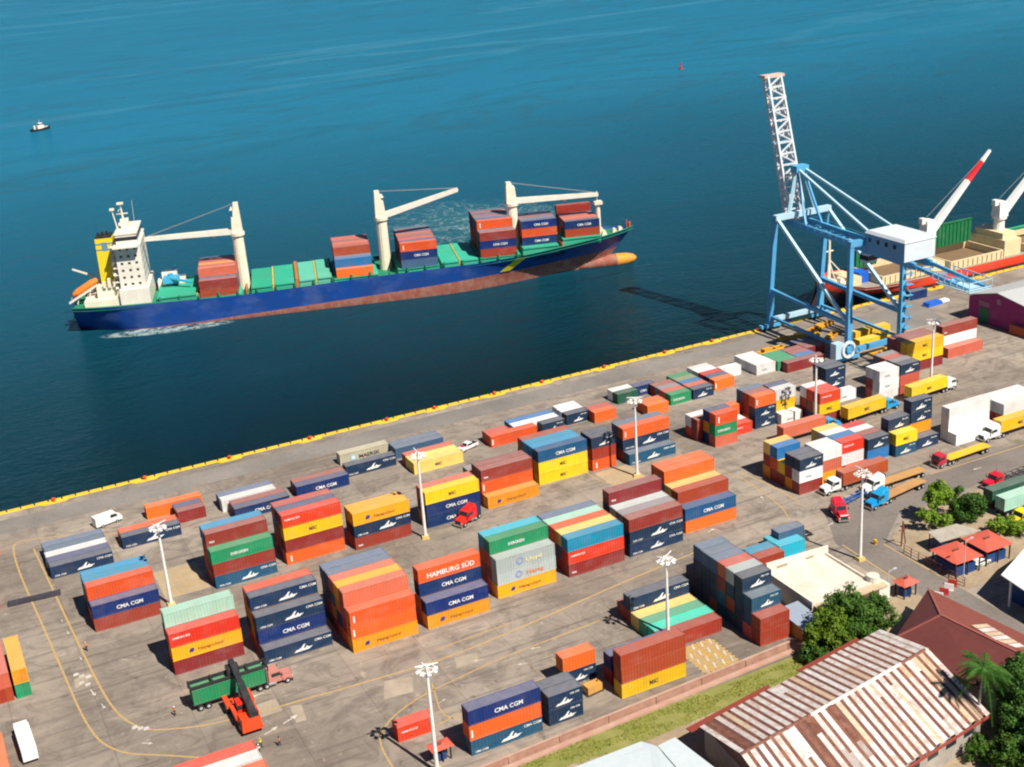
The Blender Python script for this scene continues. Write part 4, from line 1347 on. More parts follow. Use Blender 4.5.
# everything buried in the middle of the blocks, with only an end or nothing showing
def filler():
    keys = sorted({f[4] for f in FILL})
    mb = MB()
    for (x, y, z, L, k, rz, h) in FILL:
        mb.slot = keys.index(k)
        ln = 12.19 if L == 40 else 6.06
        ca, sa = math.cos(rz), math.sin(rz)
        def T(px, py, pz):
            return (x + px * ca - py * sa, y + px * sa + py * ca, z + pz)
        def bx(x0, y0, z0, x1, y1, z1):
            mb.hexa([T(x0, y0, z0), T(x1, y0, z0), T(x1, y1, z0), T(x0, y1, z0)], [T(x0, y0, z1), T(x1, y0, z1), T(x1, y1, z1), T(x0, y1, z1)])
        bx(.06, .05, .06, ln - .06, 2.39, h - .05)
        for xx in (0, ln - .16):
            for yy in (0, 2.28):
                bx(xx, yy, 0, xx + .16, yy + .15, h - .004)
            bx(xx, .15, h - .15, xx + .15, 2.28, h - .008)
            bx(xx, .15, .01, xx + .15, 2.28, .15)
        for f in (.5, 1.0, 1.45, 1.95):
            bx(.02, f, .15, .06, f + .05, h - .15)
    o = mb.build('stacked_containers', [CM[k] for k in keys])
    tag(o, 'shipping containers buried inside the stacks, with only their shaded ends showing', 'shipping containers', kind='stuff')
filler()

# ------------------------------------------------------------------ bulk carrier moored along the quay
bc = empty('bulk_carrier', (247.3, 301.0, -3.0), 0, 'moored bulk carrier with red sheer stripe, cream coamings and white cranes', 'bulk carrier')
BB = [(0, .6), (1, 3.6), (4, 7.0), (8, 9.6), (14, 10.9), (150, 10.9)]
BW = [(0, .1), (6, 1.2), (12, 4.6), (20, 8.2), (32, 10.6), (150, 10.9)]
BD = [(0, 9.6), (1, 9.0), (8, 6.9), (20, 6.3), (33, 6.1), (150, 6.1)]
BKH = paint('bulk_hull_dark', (.045, .03, .03), .5, .35, (.25, .08, .05), vary=0, sc=.1)
BRD = paint('bulk_hull_red', (.68, .035, .022), .5, .15, vary=0, sc=.1)
def bp_(s, v, side):
    w0, w1, z = lerp_table(BW, s), lerp_table(BB, s), lerp_table(BD, s)
    zz = (-3, 0, z - 2.7, z)[v]
    f = max(0, zz) / z
    return Vector((s - (1 - f) * 4 * max(0, 1 - s / 20), -side * (w0 + (w1 - w0) * f), zz))
BS = [0, 1, 2.5, 4, 6, 9, 12, 16, 20, 26, 32, 40, 60, 90, 120, 150]
mb = MB()
for side in (1, -1):
    for s0, s1 in zip(BS, BS[1:]):
        for v in range(3):
            mb.slot = 1 if v == 2 else 0
            mb.poly([bp_(s0, v, side), bp_(s1, v, side), bp_(s1, v + 1, side), bp_(s0, v + 1, side)])
bmesh.ops.remove_doubles(mb.bm, verts=mb.bm.verts, dist=.001)
mb.build('hull', [BKH, BRD], bc)
BDK = paint('bulk_deck', (.30, .29, .24), .7, .45, (.25, .14, .07), vary=0, sc=.2)
mb = MB()
for s0, s1 in zip(BS, BS[1:]):
    z = Vector((0, 0, -.7))
    mb.poly([bp_(s0, 3, 1) + z, bp_(s1, 3, 1) + z, bp_(s1, 3, -1) + z, bp_(s0, 3, -1) + z])
mb.build('deck', BDK, bc)
BCR = paint('coaming_cream', (.72, .60, .36), .6, .3, (.4, .22, .1), vary=0, sc=.3)
BGN = paint('hatch_dark_green', (.012, .16, .06), .55, .25, (.04, .06, .03), vary=0, sc=.3)
BGL = paint('hatch_bright_green', (.02, .36, .16), .55, .2, vary=0)
BRN = flat('hold_brown', (.20, .13, .07), .9)
def coaming(s0, s1):
    mb = MB()
    z = lerp_table(BD, s0) - .7
    for b_ in ((s0, -8, s1, -7.6), (s0, 7.6, s1, 8), (s0, -7.6, s0 + .5, 7.6), (s1 - .5, -7.6, s1, 7.6)):
        mb.box(b_[0], b_[1], z, b_[2], b_[3], z + 2.6)
    for i in range(int((s1 - s0) / 2)):
        mb.box(s0 + 1 + i * 2, -8.35, z, s0 + 1.25 + i * 2, -8, z + 2.4)
    q = mb.build('hatch_coaming', BCR, bc)
    mb = MB(); mb.box(s0 + .5, -7.6, z - .2, s1 - .5, 7.6, z + .25); mb.build('cargo', BRN, q)
coaming(17, 37); coaming(44.5, 66.5); coaming(76.5, 100)
def open_cover(s0, s1, y, z0, z1, m_):
    mb = MB()
    mb.box(s0, y, z0, s1, y + .8, z1)
    for i in range(int((s1 - s0) / 1.6) + 1):
        xx = min(s0 + i * 1.6, s1 - .2)
        mb.box(xx, y - .25, z0 + .1, xx + .2, y, z1 - .1)
    mb.box(s0 - .1, y - .3, z1 - .3, s1 + .1, y - .01, z1 + .05)
    mb.build('hatch_cover', m_, bc)
open_cover(44.9, 65.6, 5.2, 8.6, 16.2, BGN)
open_cover(17.6, 26, 5.0, 8.0, 13.6, BGN)
open_cover(78.5, 96.5, 3.0, 9.4, 10.4, BGL)
mb = MB(); mb.box(67.5, -7.5, 4.7, 74.5, 7.5, 10.6); mb.box(68, -6, 10.5, 73.5, 6, 12.6); mb.build('mast_house', BCR, bc)
mb = MB(); mb.box(37.4, -6.5, 4.7, 43.4, 6.5, 8.2); mb.build('mast_house', BCR, bc)
mb = MB(); mb.box(7.5, -4.5, 5.8, 12, 4.5, 8.6); mb.build('forecastle_house', BCR, bc)
mb = MB(); mb.box(12.3, -3, 5.4, 16, 1.5, 9.2); mb.build('tarpaulin', paint('tarp_blue', (.01, .12, .55), .6, .1, vary=0), bc)
mb = MB(); mb.tube((4.7, 2, 7), (4.7, 2, 20), .6, 10, .35); mb.bar((3.2, 2, 16.5), (6.2, 2, 16.5), .35); mb.bar((3.4, .8, 7), (4.7, 2, 13.5), .4); mb.bar((6.4, .8, 7), (4.7, 2, 13.5), .4); mb.bar((4.7, 2, 14), (9.5, 1, 8.5), .3)
mb.build('fore_mast', SWH, bc)
for k, x in enumerate((2.6, 5.4)):
    mb = MB(); mb.tube((x, -3.5, 8.4), (x, -1.5, 8.4), .8, 10); mb.box(x - 1, -3.9, 6.8, x + 1, -1.1, 8.1); mb.build('winch', SCR, bc)
WC = paint('bulk_crane_white', (.78, .77, .74), .5, .15, vary=0)
def bulk_crane(s, y, ztop, tipv, red):
    mb = MB(); mb.tube((s, y, 4.7), (s, y, ztop), 1.9, 14, 1.7); mb.tube((s, y, ztop - .4), (s, y, ztop + .4), 2.3, 14)
    q = mb.build('deck_crane', WC, bc)
    mb = MB(); mb.box(s - 1.9, y - 1.9, ztop + .4, s + 1.9, y + 1.9, ztop + 5.2, .25); mb.box(s - 3.0, y - .8, ztop + 4.2, s - 1.4, y + .8, ztop + 6.0); mb.build('crane_house', WC, q)
    a = Vector((s + 1, y - .5, ztop + 1.6)); b = Vector(tipv)
    mb = MB(); mb.bar(a, a.lerp(b, .62), 2.0, 2.2, 1.35); q2 = mb.build('jib', WC, q)
    mb = MB(); mb.bar(a.lerp(b, .62), a.lerp(b, .86), 1.35, 1.5, 1.0); mb.build('jib_band', BRD if red else WC, q)
    mb = MB(); mb.bar(a.lerp(b, .86), b, 1.0, 1.1, .7); mb.build('jib_tip', WC, q)
    mb = MB(); mb.tube((s - 1, y, ztop + 5.8), b, .07, 5); mb.build('cable', MATS['cable_grey'], q)
bulk_crane(40.8, -1.0, 15.6, (65.2, -1.0, 39.1), True)
bulk_crane(71.2, -1.0, 16.6, (96.5, -1.0, 40.5), False)

# far small craft
def tug(x, y, lab):
    t = empty('tugboat', (x, y, -3), R(20), lab, 'boat')
    mb = MB()
    S = [(-9, 2.6), (-8, 3.2), (0, 3.5), (6, 2.8), (9, 1.4), (10.5, .1)]
    for side in (1, -1):
        for (a, wa), (b, wb) in zip(S, S[1:]):
            mb.poly([(a, wa * side * .8, -.5), (b, wb * side * .7, -.5), (b, wb * side, 2 + max(0, b) * .12), (a, wa * side, 2 + max(0, a) * .12)])
    for (a, wa), (b, wb) in zip(S, S[1:]):
        mb.poly([(a, wa, 1.7 + max(0, a) * .12), (b, wb, 1.7 + max(0, b) * .12), (b, -wb, 1.7 + max(0, b) * .12), (a, -wa, 1.7 + max(0, a) * .12)])
    mb.poly([(-9, 2.1, -.5), (-9, -2.1, -.5), (-9, -2.6, 2), (-9, 2.6, 2)])
    mb.build('hull', flat('tug_black', (.02, .02, .025), .5), t)
    mb = MB(); mb.box(-3, -2.2, 1.7, 4, 2.2, 4.6, .05); mb.box(-1.5, -1.8, 4.6, 2.6, 1.8, 7.0, .08); mb.box(-6.2, -.7, 1.7, -4.6, .7, 5.2); q = mb.build('wheelhouse', SWH, t)
    mb = MB(); mb.box(-1.5, -1.83, 5.3, 2.6, 1.83, 6.3); mb.build('window', DG, q)
    mb = MB(); mb.tube((.5, 0, 7), (.5, 0, 10), .12, 6); mb.build('mast', SCR, t)
    mb = MB(); mb.box(5, -1.4, 2.2, 8.6, 1.4, 2.9); mb.build('foredeck', SWH, t)
    t.scale = (.68, .68, .68)
tug(98.0, 898.0, 'small white-topped tugboat alone on the open water')
b = empty('channel_buoy', (517.7, 785.2, -3), 0, 'small red channel buoy far out on open water', 'buoy')
mb = MB(); mb.tube((0, 0, -.3), (0, 0, 1.1), 1.5, 14, 1.3); mb.tube((0, 0, 1.1), (0, 0, 3.6), .6, 8, .25); mb.box(-.5, -.5, 3.4, .5, .5, 4.3); mb.build('float', flat('buoy_red', (.45, .03, .03)), b)

# ------------------------------------------------------------------ vehicles
GLS = MATS['dark_glass']
CHS = flat('chassis_black', (.03, .03, .032), .7)
HUB = flat('wheel_hub', (.45, .45, .45), .4)
CHROME = flat('chrome_trim', (.6, .6, .6), .25, .8)
def wheel(parent, x, y, r=.52, w=.5):
    if ('wh', r, w) not in TEXTS:
        mb = MB(); mb.tube((0, -w / 2, 0), (0, w / 2, 0), r, 16)
        h = MB(); h.tube((0, -w / 2 - .02, 0), (0, w / 2 + .02, 0), r * .5, 10)
        TEXTS[('wh', r, w)] = (mb.mesh('wheel', RUB), h.mesh('rim', HUB))
    a, b = TEXTS[('wh', r, w)]
    o = put('wheel', a, parent); o.location = (x, y, r)
    put('rim', b, o)

def trailer_parts(t, x0, x1, bed, ybend=0.0, flatbed=False):
    """x0 rear, x1 front (fifth wheel)"""
    mb = MB()
    for y in (-.55, .45):
        mb.box(x0, y, .95, x1, y + .12, 1.28)
    mb.box(x0, -1.2, 1.28, x0 + .3, 1.2, 1.42); mb.box(x1 - .3, -1.2, 1.28, x1, 1.2, 1.42)
    n = 7 if not flatbed else 15
    for i in range(n):
        xx = x0 + .6 + i * (x1 - x0 - 1.2) / (n - 1)
        mb.box(xx - .08, -1.2, 1.25, xx + .08, 1.2, 1.41)
    if flatbed:
        mb.box(x0, -1.22, 1.30, x1, 1.22, 1.40)
    else:
        for y in (-1.2, 1.1):
            mb.box(x0, y, 1.28, x1, y + .1, 1.40)
    q = mb.build('trailer_bed', bed, t)
    for a in (x0 + 1.1, x0 + 2.4):
        for y in (-.98, .98):
            wheel(t, a, y)
    mb = MB(); mb.box(x1 - 3.0, -.9, .1, x1 - 2.8, -.7, 1.0); mb.box(x1 - 3.0, .7, .1, x1 - 2.8, .9, 1.0); mb.build('landing_leg', CHS, t)

def tractor(t, x, paintm, nose=True, sleeper=False):
    """x: rear of the tractor chassis"""
    L = 6.2 if nose else 5.0
    mb = MB()
    for y in (-.5, .4):
        mb.box(x - .6, y, .6, x + L - .5, y + .1, .92)
    mb.box(x + .2, -.45, .92, x + 1.3, .45, 1.12)
    mb.build('chassis', CHS, t)
    cx = x + (2.0 if nose else 2.6)
    cl = 2.3 if nose else 2.2
    mb = MB()
    prof = [(cx, .85), (cx + cl, .85), (cx + cl, 1.9), (cx + cl - .35, 2.85), (cx + .1, 3.0), (cx, 2.8)]
    mb.side(prof, -1.15, 1.15)
    if sleeper:
        mb.box(cx - .9, -1.15, .9, cx, 1.15, 3.2)
        mb.hexa([(cx - .9, -1.0, 3.2), (cx + 1.2, -1.0, 2.95), (cx + 1.2, 1.0, 2.95), (cx - .9, 1.0, 3.2)], [(cx - .8, -.85, 3.65), (cx + .4, -.85, 3.3), (cx + .4, .85, 3.3), (cx - .8, .85, 3.65)])
    cab = mb.build('cab', paintm, t)
    mb = MB()
    mb.hexa([(cx + cl + .01, -1.02, 1.95), (cx + cl + .03, -1.02, 1.93), (cx + cl + .03, 1.02, 1.93), (cx + cl + .01, 1.02, 1.95)], [(cx + cl - .34, -.95, 2.75), (cx + cl - .30, -.95, 2.77), (cx + cl - .30, .95, 2.77), (cx + cl - .34, .95, 2.75)])
    mb.build('windscreen', GLS, cab)
    for s in (-1, 1):
        mb = MB(); mb.side([(cx + .5, 1.95), (cx + cl - .1, 1.95), (cx + cl - .38, 2.6), (cx + .5, 2.6)], s * 1.153, s * 1.165); mb.build('side_window', GLS, cab)
        mb = MB(); mb.bar((cx + cl - .1, s * 1.2, 2.2), (cx + cl - .05, s * 1.5, 2.2), .08); mb.box(cx + cl - .12, s * 1.5 - .08, 1.9, cx + cl - .02, s * 1.5 + .08, 2.5); mb.build('mirror', CHS, cab)
    if nose:
        mb = MB(); mb.side([(cx + cl, .8), (cx + cl + 1.75, .8), (cx + cl + 1.8, 1.55), (cx + cl + 1.6, 1.75), (cx + cl, 1.95)], -.82, .82)
        for s in (-1, 1):
            mb.side([(cx + cl + .1, .75), (cx + cl + 1.8, .75), (cx + cl + 1.75, 1.2), (cx + cl + .9, 1.35), (cx + cl + .1, 1.2)], s * .8, s * 1.18)
        mb.build('hood', paintm, t)
        fx = cx + cl + 1.82
    else:
        fx = cx + cl + .02
    mb = MB(); mb.box(fx - .06, -.7, .85, fx + .02, .7, 1.55); mb.build('grille', CHS, t)
    mb = MB(); mb.box(fx - .1, -1.2, .4, fx + .15, 1.2, .75); mb.build('bumper', CHROME, t)
    for s in (-1, 1):
        mb = MB(); mb.box(fx - .05, s * .95 - .15, .95, fx + .04, s * .95 + .15, 1.2); mb.build('headlight', LAMPG, t)
        wheel(t, fx - .95, s * .98)
        wheel(t, x + .4, s * .9); wheel(t, x + 1.55, s * .9)
        mb = MB(); mb.tube((cx - .2, s * .95, .9), (cx - .2, s * .95, 3.4), .09, 8); mb.build('exhaust_stack', CHROME, t)
        mb = MB(); mb.tube((cx - .1, s * .98, .72), (cx + 1.2, s * .98, .72), .3, 10); mb.build('fuel_tank', CHROME, t)
    return cab

def cabpaint(n, c):
    return paint('cab_paint_' + n, c, .32, .12, (.15, .12, .1), vary=0)
P_BLUE = cabpaint('blue', (.01, .30, .62)); P_WHITE = cabpaint('white', (.76, .76, .74)); P_RED = cabpaint('red', (.62, .012, .03)); P_PINK = cabpaint('faded_red', (.50, .20, .17)); P_YEL = cabpaint('yellow', (.85, .62, .02)); P_CRIM = cabpaint('crimson', (.50, .02, .06))
BED_O = paint('bed_orange', (.50, .27, .10), .7, .35, vary=0); BED_Y = paint('bed_yellow', (.75, .48, .03), .6, .2, vary=0); BED_G = flat('bed_grey', (.07, .07, .075)); BED_R = paint('bed_faded', (.35, .16, .12), .7, .3, vary=0); BED_B = paint('bed_blue', (.03, .13, .40), .6, .2, vary=0)
TG = 'container trucks in the yard'
def truck(x, y, rz, lab, cabm, bed, nose=True, tl=12.4, flatbed=False, tractor_only=False, sleeper=False, group=TG):
    """x, y: rear end of the trailer on its centre line; heading rz"""
    t = empty('container_truck', (x, y, 0), rz, lab, 'truck', group)
    if not tractor_only:
        trailer_parts(t, 0, tl, bed, flatbed=flatbed)
        tractor(t, tl - 1.6, cabm, nose, sleeper)
    else:
        tractor(t, 0, cabm, nose, sleeper)
    return t
BEDZ = 1.43
def load(x, y, rz, k, lab, L=40, mark=True):
    """box on a trailer: x, y of the trailer's rear end, heading rz"""
    ln = 12.19 if L == 40 else 6.06
    ca, sa = math.cos(rz), math.sin(rz)
    if ca < 0:                                # trailer points the other way, the box still shows its lettered side
        bx, by = x + (ln + .1) * ca + 1.22 * -sa * -1, y + (ln + .1) * sa + 1.22 * ca
        rr = rz + math.pi
        bx = x + (ln + .1) * ca; by = y + (ln + .1) * sa
        c2, s2 = math.cos(rr), math.sin(rr)
        bx, by = bx + 1.22 * s2, by - 1.22 * c2
        return container(bx, by, BEDZ, L, k, rr, lab, 'shipping containers carried on trailers', True, mark)
    bx, by = x + .1 * ca + 1.22 * sa, y + .1 * sa - 1.22 * ca
    return container(bx, by, BEDZ, L, k, rz, lab, 'shipping containers carried on trailers', True, mark)
truck(189.3, 221.1, R(4), 'truck with a blue cab hauling the middle yellow box toward the white one', P_BLUE, BED_G)
load(189.3, 221.1, R(4), 'Y', 'yellow container on the trailer of a blue-cabbed truck')
truck(210.0, 222.6, R(4), 'truck with a square white cab hauling a yellow box past the yellow block', P_WHITE, BED_G, nose=False, sleeper=True)
load(210.0, 222.6, R(4), 'Y', 'yellow container on the trailer before the two-tier yellow block')
truck(170.3, 220.6, R(0), 'truck with a blue cab hauling the salmon box', P_BLUE, BED_G)
load(170.3, 220.6, R(0), 'P', 'salmon container on the trailer of a blue-cabbed truck')
truck(223.8, 195.9, R(180.5), 'white long-nosed truck hauling a yellow box beside the white container wall', P_WHITE, BED_G, sleeper=True)
load(223.8, 195.9, R(180.5), 'Y', 'yellow container on the trailer beside the white container wall')
truck(204.6, 191.9, R(182.5), 'crimson truck pulling an empty bright yellow flat trailer', P_CRIM, BED_Y, nose=False, flatbed=True)
truck(206.5, 178.6, R(184), 'bright red long-nosed truck entering past the green trailer boxes', P_RED, BED_G)
truck(177.9, 194.55, R(181), 'white long-nosed truck hauling the brick-red box before the red-white block', P_WHITE, BED_R)
load(177.9, 194.55, R(181), 'K', 'brick-red container on the trailer of a white long-nosed truck')
truck(184.8, 190.3, R(182), 'white sleeper-cab truck with an empty orange plank trailer', P_WHITE, BED_O, flatbed=True, sleeper=True)
truck(180.9, 186.4, R(189), 'blue sleeper-cab truck with an empty orange plank trailer', P_BLUE, BED_O, flatbed=True, sleeper=True)
# the articulated one turning towards the camera
t = empty('container_truck', (158.6, 187.6, 0), R(250), 'red truck turning the corner with an empty blue skeletal trailer', 'truck', TG)
tractor(t, 0, P_RED, True, True)
tt = empty('trailer', (0.6, 0, 0), R(192 - 250), None, None)
tt.parent = t
mb = MB()
for y in (-.55, .45):
    mb.box(-11.5, y, .95, .6, y + .12, 1.25)
for i in range(6):
    mb.box(-11.3 + i * 2.3, -1.15, .98, -11.1 + i * 2.3, 1.15, 1.2)
mb.build('trailer_frame', BED_B, tt)
for a in (-10.6, -9.3):
    for s in (-.98, .98):
        mb = MB(); mb.tube((a, s - .25, .52), (a, s + .25, .52), .52, 14); mb.build('wheel', RUB, tt)
truck(96.2, 226.4, R(206), 'bright red long-nosed tractor parked without trailer before the yellow and blue stack', P_RED, BED_G, tractor_only=True, sleeper=True)
truck(26.9, 188.75, R(0.8), 'faded red truck with white cab roof under the reach stacker', P_PINK, BED_G)
load(26.9, 188.75, R(0.8), 'G', 'green container on a trailer gripped by the reach stacker', mark=False)
truck(198.2, 163.6, R(183), 'yellow long-nosed truck beside the mint trailer box', P_YEL, BED_G)
# boxes parked on trailers without a tractor
for (x, y, k, lab, l2) in ((183.2, 167.5, 'M', 'mint container on a parked trailer beside the yellow truck', 'parked trailer under the mint container'), (183.9, 171.4, 'g', 'dark green container on a parked trailer behind the mint one', 'parked trailer under the dark green container')):
    t = empty('semi_trailer', (x, y, 0), 0, l2, 'trailer', 'trailers parked without a truck')
    trailer_parts(t, 0, 12.4, BED_G)
    load(x, y, 0, k, lab, mark=False)
t = empty('semi_trailer', (138.5, 180.6, 0), 0, 'parked trailer under the slate-blue box behind the white building', 'trailer', 'trailers parked without a truck')
trailer_parts(t, 0, 8.4, BED_G)
container(138.4, 179.3, BEDZ, 20, 'b', 0, 'slate-blue short container on a parked trailer behind the white building', 'shipping containers carried on trailers', True, False)

# ------------------------------------------------------------------ reach stacker
RSR = paint('stacker_red', (.72, .06, .015), .4, .15, vary=0)
RSB = flat('stacker_black', (.025, .027, .03), .5)
rs = empty('reach_stacker', (33.7, 178.6, 0), R(90), 'red-orange reach stacker with black boom gripping the green container', 'reach stacker')
mb = MB()
mb.box(-1.2, -1.5, .9, 7.4, 1.5, 1.7)
mb.hexa([(-2.2, -1.7, .9), (1.2, -1.7, .9), (1.2, 1.7, .9), (-2.2, 1.7, .9)], [(-1.9, -1.5, 2.9), (1.0, -1.5, 2.6), (1.0, 1.5, 2.6), (-1.9, 1.5, 2.9)])
for s in (-1, 1):
    mb.box(4.9, s * 1.5, 1.5, 8.1, s * 2.3, 2.1); mb.box(.8, s * 1.3, 1.6, 4.6, s * 1.9, 2.2)
mb.build('body', RSR, rs)
mb = MB(); mb.box(2.4, -.2, 1.7, 4.5, 1.1, 3.4, .08); q = mb.build('cab', RSR, rs)
mb = MB(); mb.box(2.38, -.22, 2.3, 4.53, 1.12, 3.1); mb.build('window', GLS, q)
for s in (-1, 1):
    wheel(rs, 6.4, s * 1.6, .92, 1.1)
    wheel(rs, -.2, s * 1.35, .85, .7)
mb = MB(); mb.bar((-1.2, -.6, 3.1), (5.6, -.6, 5.1), 1.15, 1.1, 1.05); mb.bar((5.2, -.6, 5.0), (10.9, -.6, 6.5), .9, .85, .85)
mb.box(-1.6, -1.3, 2.6, -.6, .1, 3.6); mb.build('boom', RSB, rs)
for s in (-1.15, -.05):
    mb = MB(); mb.tube((2.6, s, 1.8), (5.3, s, 4.4), .17, 8); mb.build('lift_cylinder', CHROME, rs)
mb = MB()
mb.box(9.4, -1.5, 4.75, 11.0, .5, 5.9)
mb.bar((10.95, -.6, 6.5), (10.3, -.6, 5.6), .9)
sp = mb.build('spreader_head', RSB, rs)
mb = MB()
for u in (9.15, 11.15):
    mb.box(u - .17, -6.1, 4.32, u + .17, 6.9, 4.72)
for v in (-6.1, 6.65, -3.0, 3.0):
    mb.box(8.95, v, 4.28, 11.35, v + .3, 4.8)
for u in (8.95, 11.15):
    for v in (-6.15, 6.7):
        mb.box(u, v, 3.5, u + .2, v + .22, 4.4)
mb.box(11.35, -6.1, 3.4, 11.6, 6.9, 3.7); mb.box(11.3, -6.1, 3.4, 11.55, -5.8, 4.7); mb.box(11.3, 6.6, 3.4, 11.55, 6.9, 4.7)
mb.build('spreader_beam', RSB, sp)

# ------------------------------------------------------------------ small vehicles
def car(x, y, rz, lab, pm, kind='pickup', extra=None):
    t = empty({'pickup': 'pickup_truck', 'van': 'delivery_van', 'car': 'parked_car'}[kind], (x, y, 0), rz, lab, {'pickup': 'pickup', 'van': 'van', 'car': 'car'}[kind])
    mb = MB()
    if kind == 'pickup':
        mb.side([(-2.6, .45), (2.6, .45), (2.65, .95), (1.3, 1.12), (-2.6, 1.1)], -.9, .9)
        mb.side([(-.7, 1.1), (1.35, 1.1), (.8, 1.75), (-.5, 1.78)], -.82, .82)
        gl = [(-.62, 1.16), (1.16, 1.16), (.76, 1.66), (-.45, 1.68)]
    elif kind == 'car':
        mb.side([(-2.1, .35), (2.15, .35), (2.2, .8), (1.2, .98), (-2.1, .95)], -.85, .85)
        mb.side([(-1.7, .95), (1.1, .95), (.4, 1.48), (-1.1, 1.5)], -.76, .76)
        gl = [(-1.5, 1.0), (.9, 1.0), (.36, 1.4), (-1.02, 1.42)]
    else:
        mb.side([(-3.0, .45), (3.0, .45), (3.05, 1.2), (2.3, 1.5), (1.7, 2.4), (-3.0, 2.5)], -1.05, 1.05)
        gl = [(.4, 1.5), (2.1, 1.5), (1.66, 2.2), (.4, 2.25)]
    q = mb.build('body', pm, t)
    for s in (-1, 1):
        w_ = {'pickup': .82, 'car': .76, 'van': 1.05}[kind]
        mb = MB(); mb.side(gl, s * (w_ + .004), s * (w_ + .015)); mb.build('side_window', GLS, q)
        for xx in ((-1.6, 1.7) if kind != 'car' else (-1.3, 1.35)):
            wheel(t, xx, s * (w_ - .02), .34, .22)
    x1, z1, x2, z2 = (1.37, 1.14, .84, 1.72) if kind == 'pickup' else ((1.08, 1.0, .44, 1.45) if kind == 'car' else (2.3, 1.55, 1.76, 2.3))
    mb = MB(); mb.poly([(x1 + .02, -.72, z1), (x1 + .02, .72, z1), (x2 + .02, .68, z2), (x2 + .02, -.68, z2)]); mb.build('windscreen', GLS, q)
    if kind == 'pickup':
        mb = MB(); mb.box(-2.45, -.75, 1.1, -.85, .75, 1.13); mb.build('cargo_bed', CHS, q)
    if extra:
        mb = MB(); mb.box(*extra[0]); mb.build('stripe', extra[1], q)
    return t
c = car(109.6, 259.6, R(200), 'white pickup with a crimson load beside the long orange container', P_WHITE, 'pickup')
mb = MB(); mb.box(.9, -.95, .5, 1.9, .2, 1.3); mb.build('cargo', P_CRIM, c)
car(27.6, 268.6, R(15), 'white van parked behind the low block near the quay corner', P_WHITE, 'van')
car(166.0, 155.2, R(8), 'white and green car beside the red pavilion roofs', P_WHITE, 'car', ((-2.12, -.87, .55, -.4, .87, .8), flat('car_green', (.02, .25, .1))))
t = empty('box_truck', (1.15, 192.8, 0), R(92), 'white box truck parked below the end-on green container', 'truck')
mb = MB(); mb.box(-5.0, -1.15, .75, 2.6, 1.15, 2.9); mb.build('cargo_box', P_WHITE, t)
mb = MB(); mb.side([(2.75, .6), (4.7, .6), (4.8, 1.4), (4.4, 2.35), (2.75, 2.45)], -1.05, 1.05); q = mb.build('cab', P_WHITE, t)
mb = MB(); mb.poly([(4.82, -.9, 1.45), (4.82, .9, 1.45), (4.44, .85, 2.25), (4.44, -.85, 2.25)]); mb.build('windscreen', GLS, q)
for xx in (-3.4, 3.6):
    for s in (-1, 1): wheel(t, xx, s * 1.0, .45, .3)
# dark steel platform on the ground
t = empty('steel_platform', (4.0, 243.0, 0), R(-5), 'long dark steel platform lying on the double yellow lines', 'platform')
mb = MB(); mb.box(0, -.8, .12, 9.8, .8, .55)
for i in range(11): mb.box(.1 + i * .95, -.86, .1, .25 + i * .95, .86, .6)
for y in (-.6, .45): mb.box(0, y, 0, 9.8, y + .15, .13)
mb.build('platform_deck', flat('steel_dark', (.045, .04, .055), .6), t)
# stray blue-covered pallets before the shed
t = empty('covered_pallet', (268.0, 275.5, 0), R(4), 'low load under a blue and white tarpaulin on the shaded apron', 'pallet')
mb = MB(); mb.box(-3.0, -1.3, .15, 3.0, 1.3, 1.2, .12); mb.build('tarpaulin', MATS['tarp_blue'], t)
mb = MB(); mb.box(-3.1, -1.4, 0, 3.1, 1.4, .15); mb.build('pallet', flat('wood_grey', (.3, .25, .2)), t)
mb = MB(); mb.box(2.7, -.9, .15, 6.2, .9, .9, .1); mb.build('white_cover', WHITE, t)

# generator and clutter below the lone short stack
t = empty('site_generator', (85.0, 158.2, 0), .1, 'amber and black generator set beside the lone short stack', 'generator')
mb = MB(); mb.box(-1.4, -.8, .3, 1.4, .8, 1.6); mb.build('housing', paint('gen_amber', (.6, .32, .06), .6, .4, vary=0), t)
mb = MB(); mb.box(-1.6, -.9, .05, 1.6, .9, .3); mb.tube((1.0, 0, 1.6), (1.0, 0, 2.1), .1, 8); mb.build('base', CHS, t)

# ------------------------------------------------------------------ walls and buildings
BRK = mottled('wall_brick_pink', (.34, .17, .12), (.46, .27, .20), .5, 3.0, (.22, .12, .09), .5)
t = empty('brick_wall', (20, 146.4, 0), math.atan2(5.0, 99.5), 'long low pinkish brick wall between the yard and the grass', 'wall')
mb = MB()
mb.box(0, 0, 0, 99.5, .22, 1.3)
mb.build('wall_panel', BRK, t)
mb = MB(); mb.box(0, -.1, 1.3, 99.5, .32, 1.45); mb.build('coping', mottled('coping_pink', (.40, .24, .18), (.50, .34, .26), .5, 2.0), t)
for i in range(12):
    mb = MB(); mb.box(i * 9.0, -.14, 0, i * 9.0 + .34, -.003, 1.27); mb.build('pillar', BRK, t)
mb = MB(); mb.box(0, -1.4, 0, 99.5, -.5, .35); mb.build('kerb_step', mottled('step_pink', (.44, .24, .18), (.5, .33, .25), .5, 2.0), t)

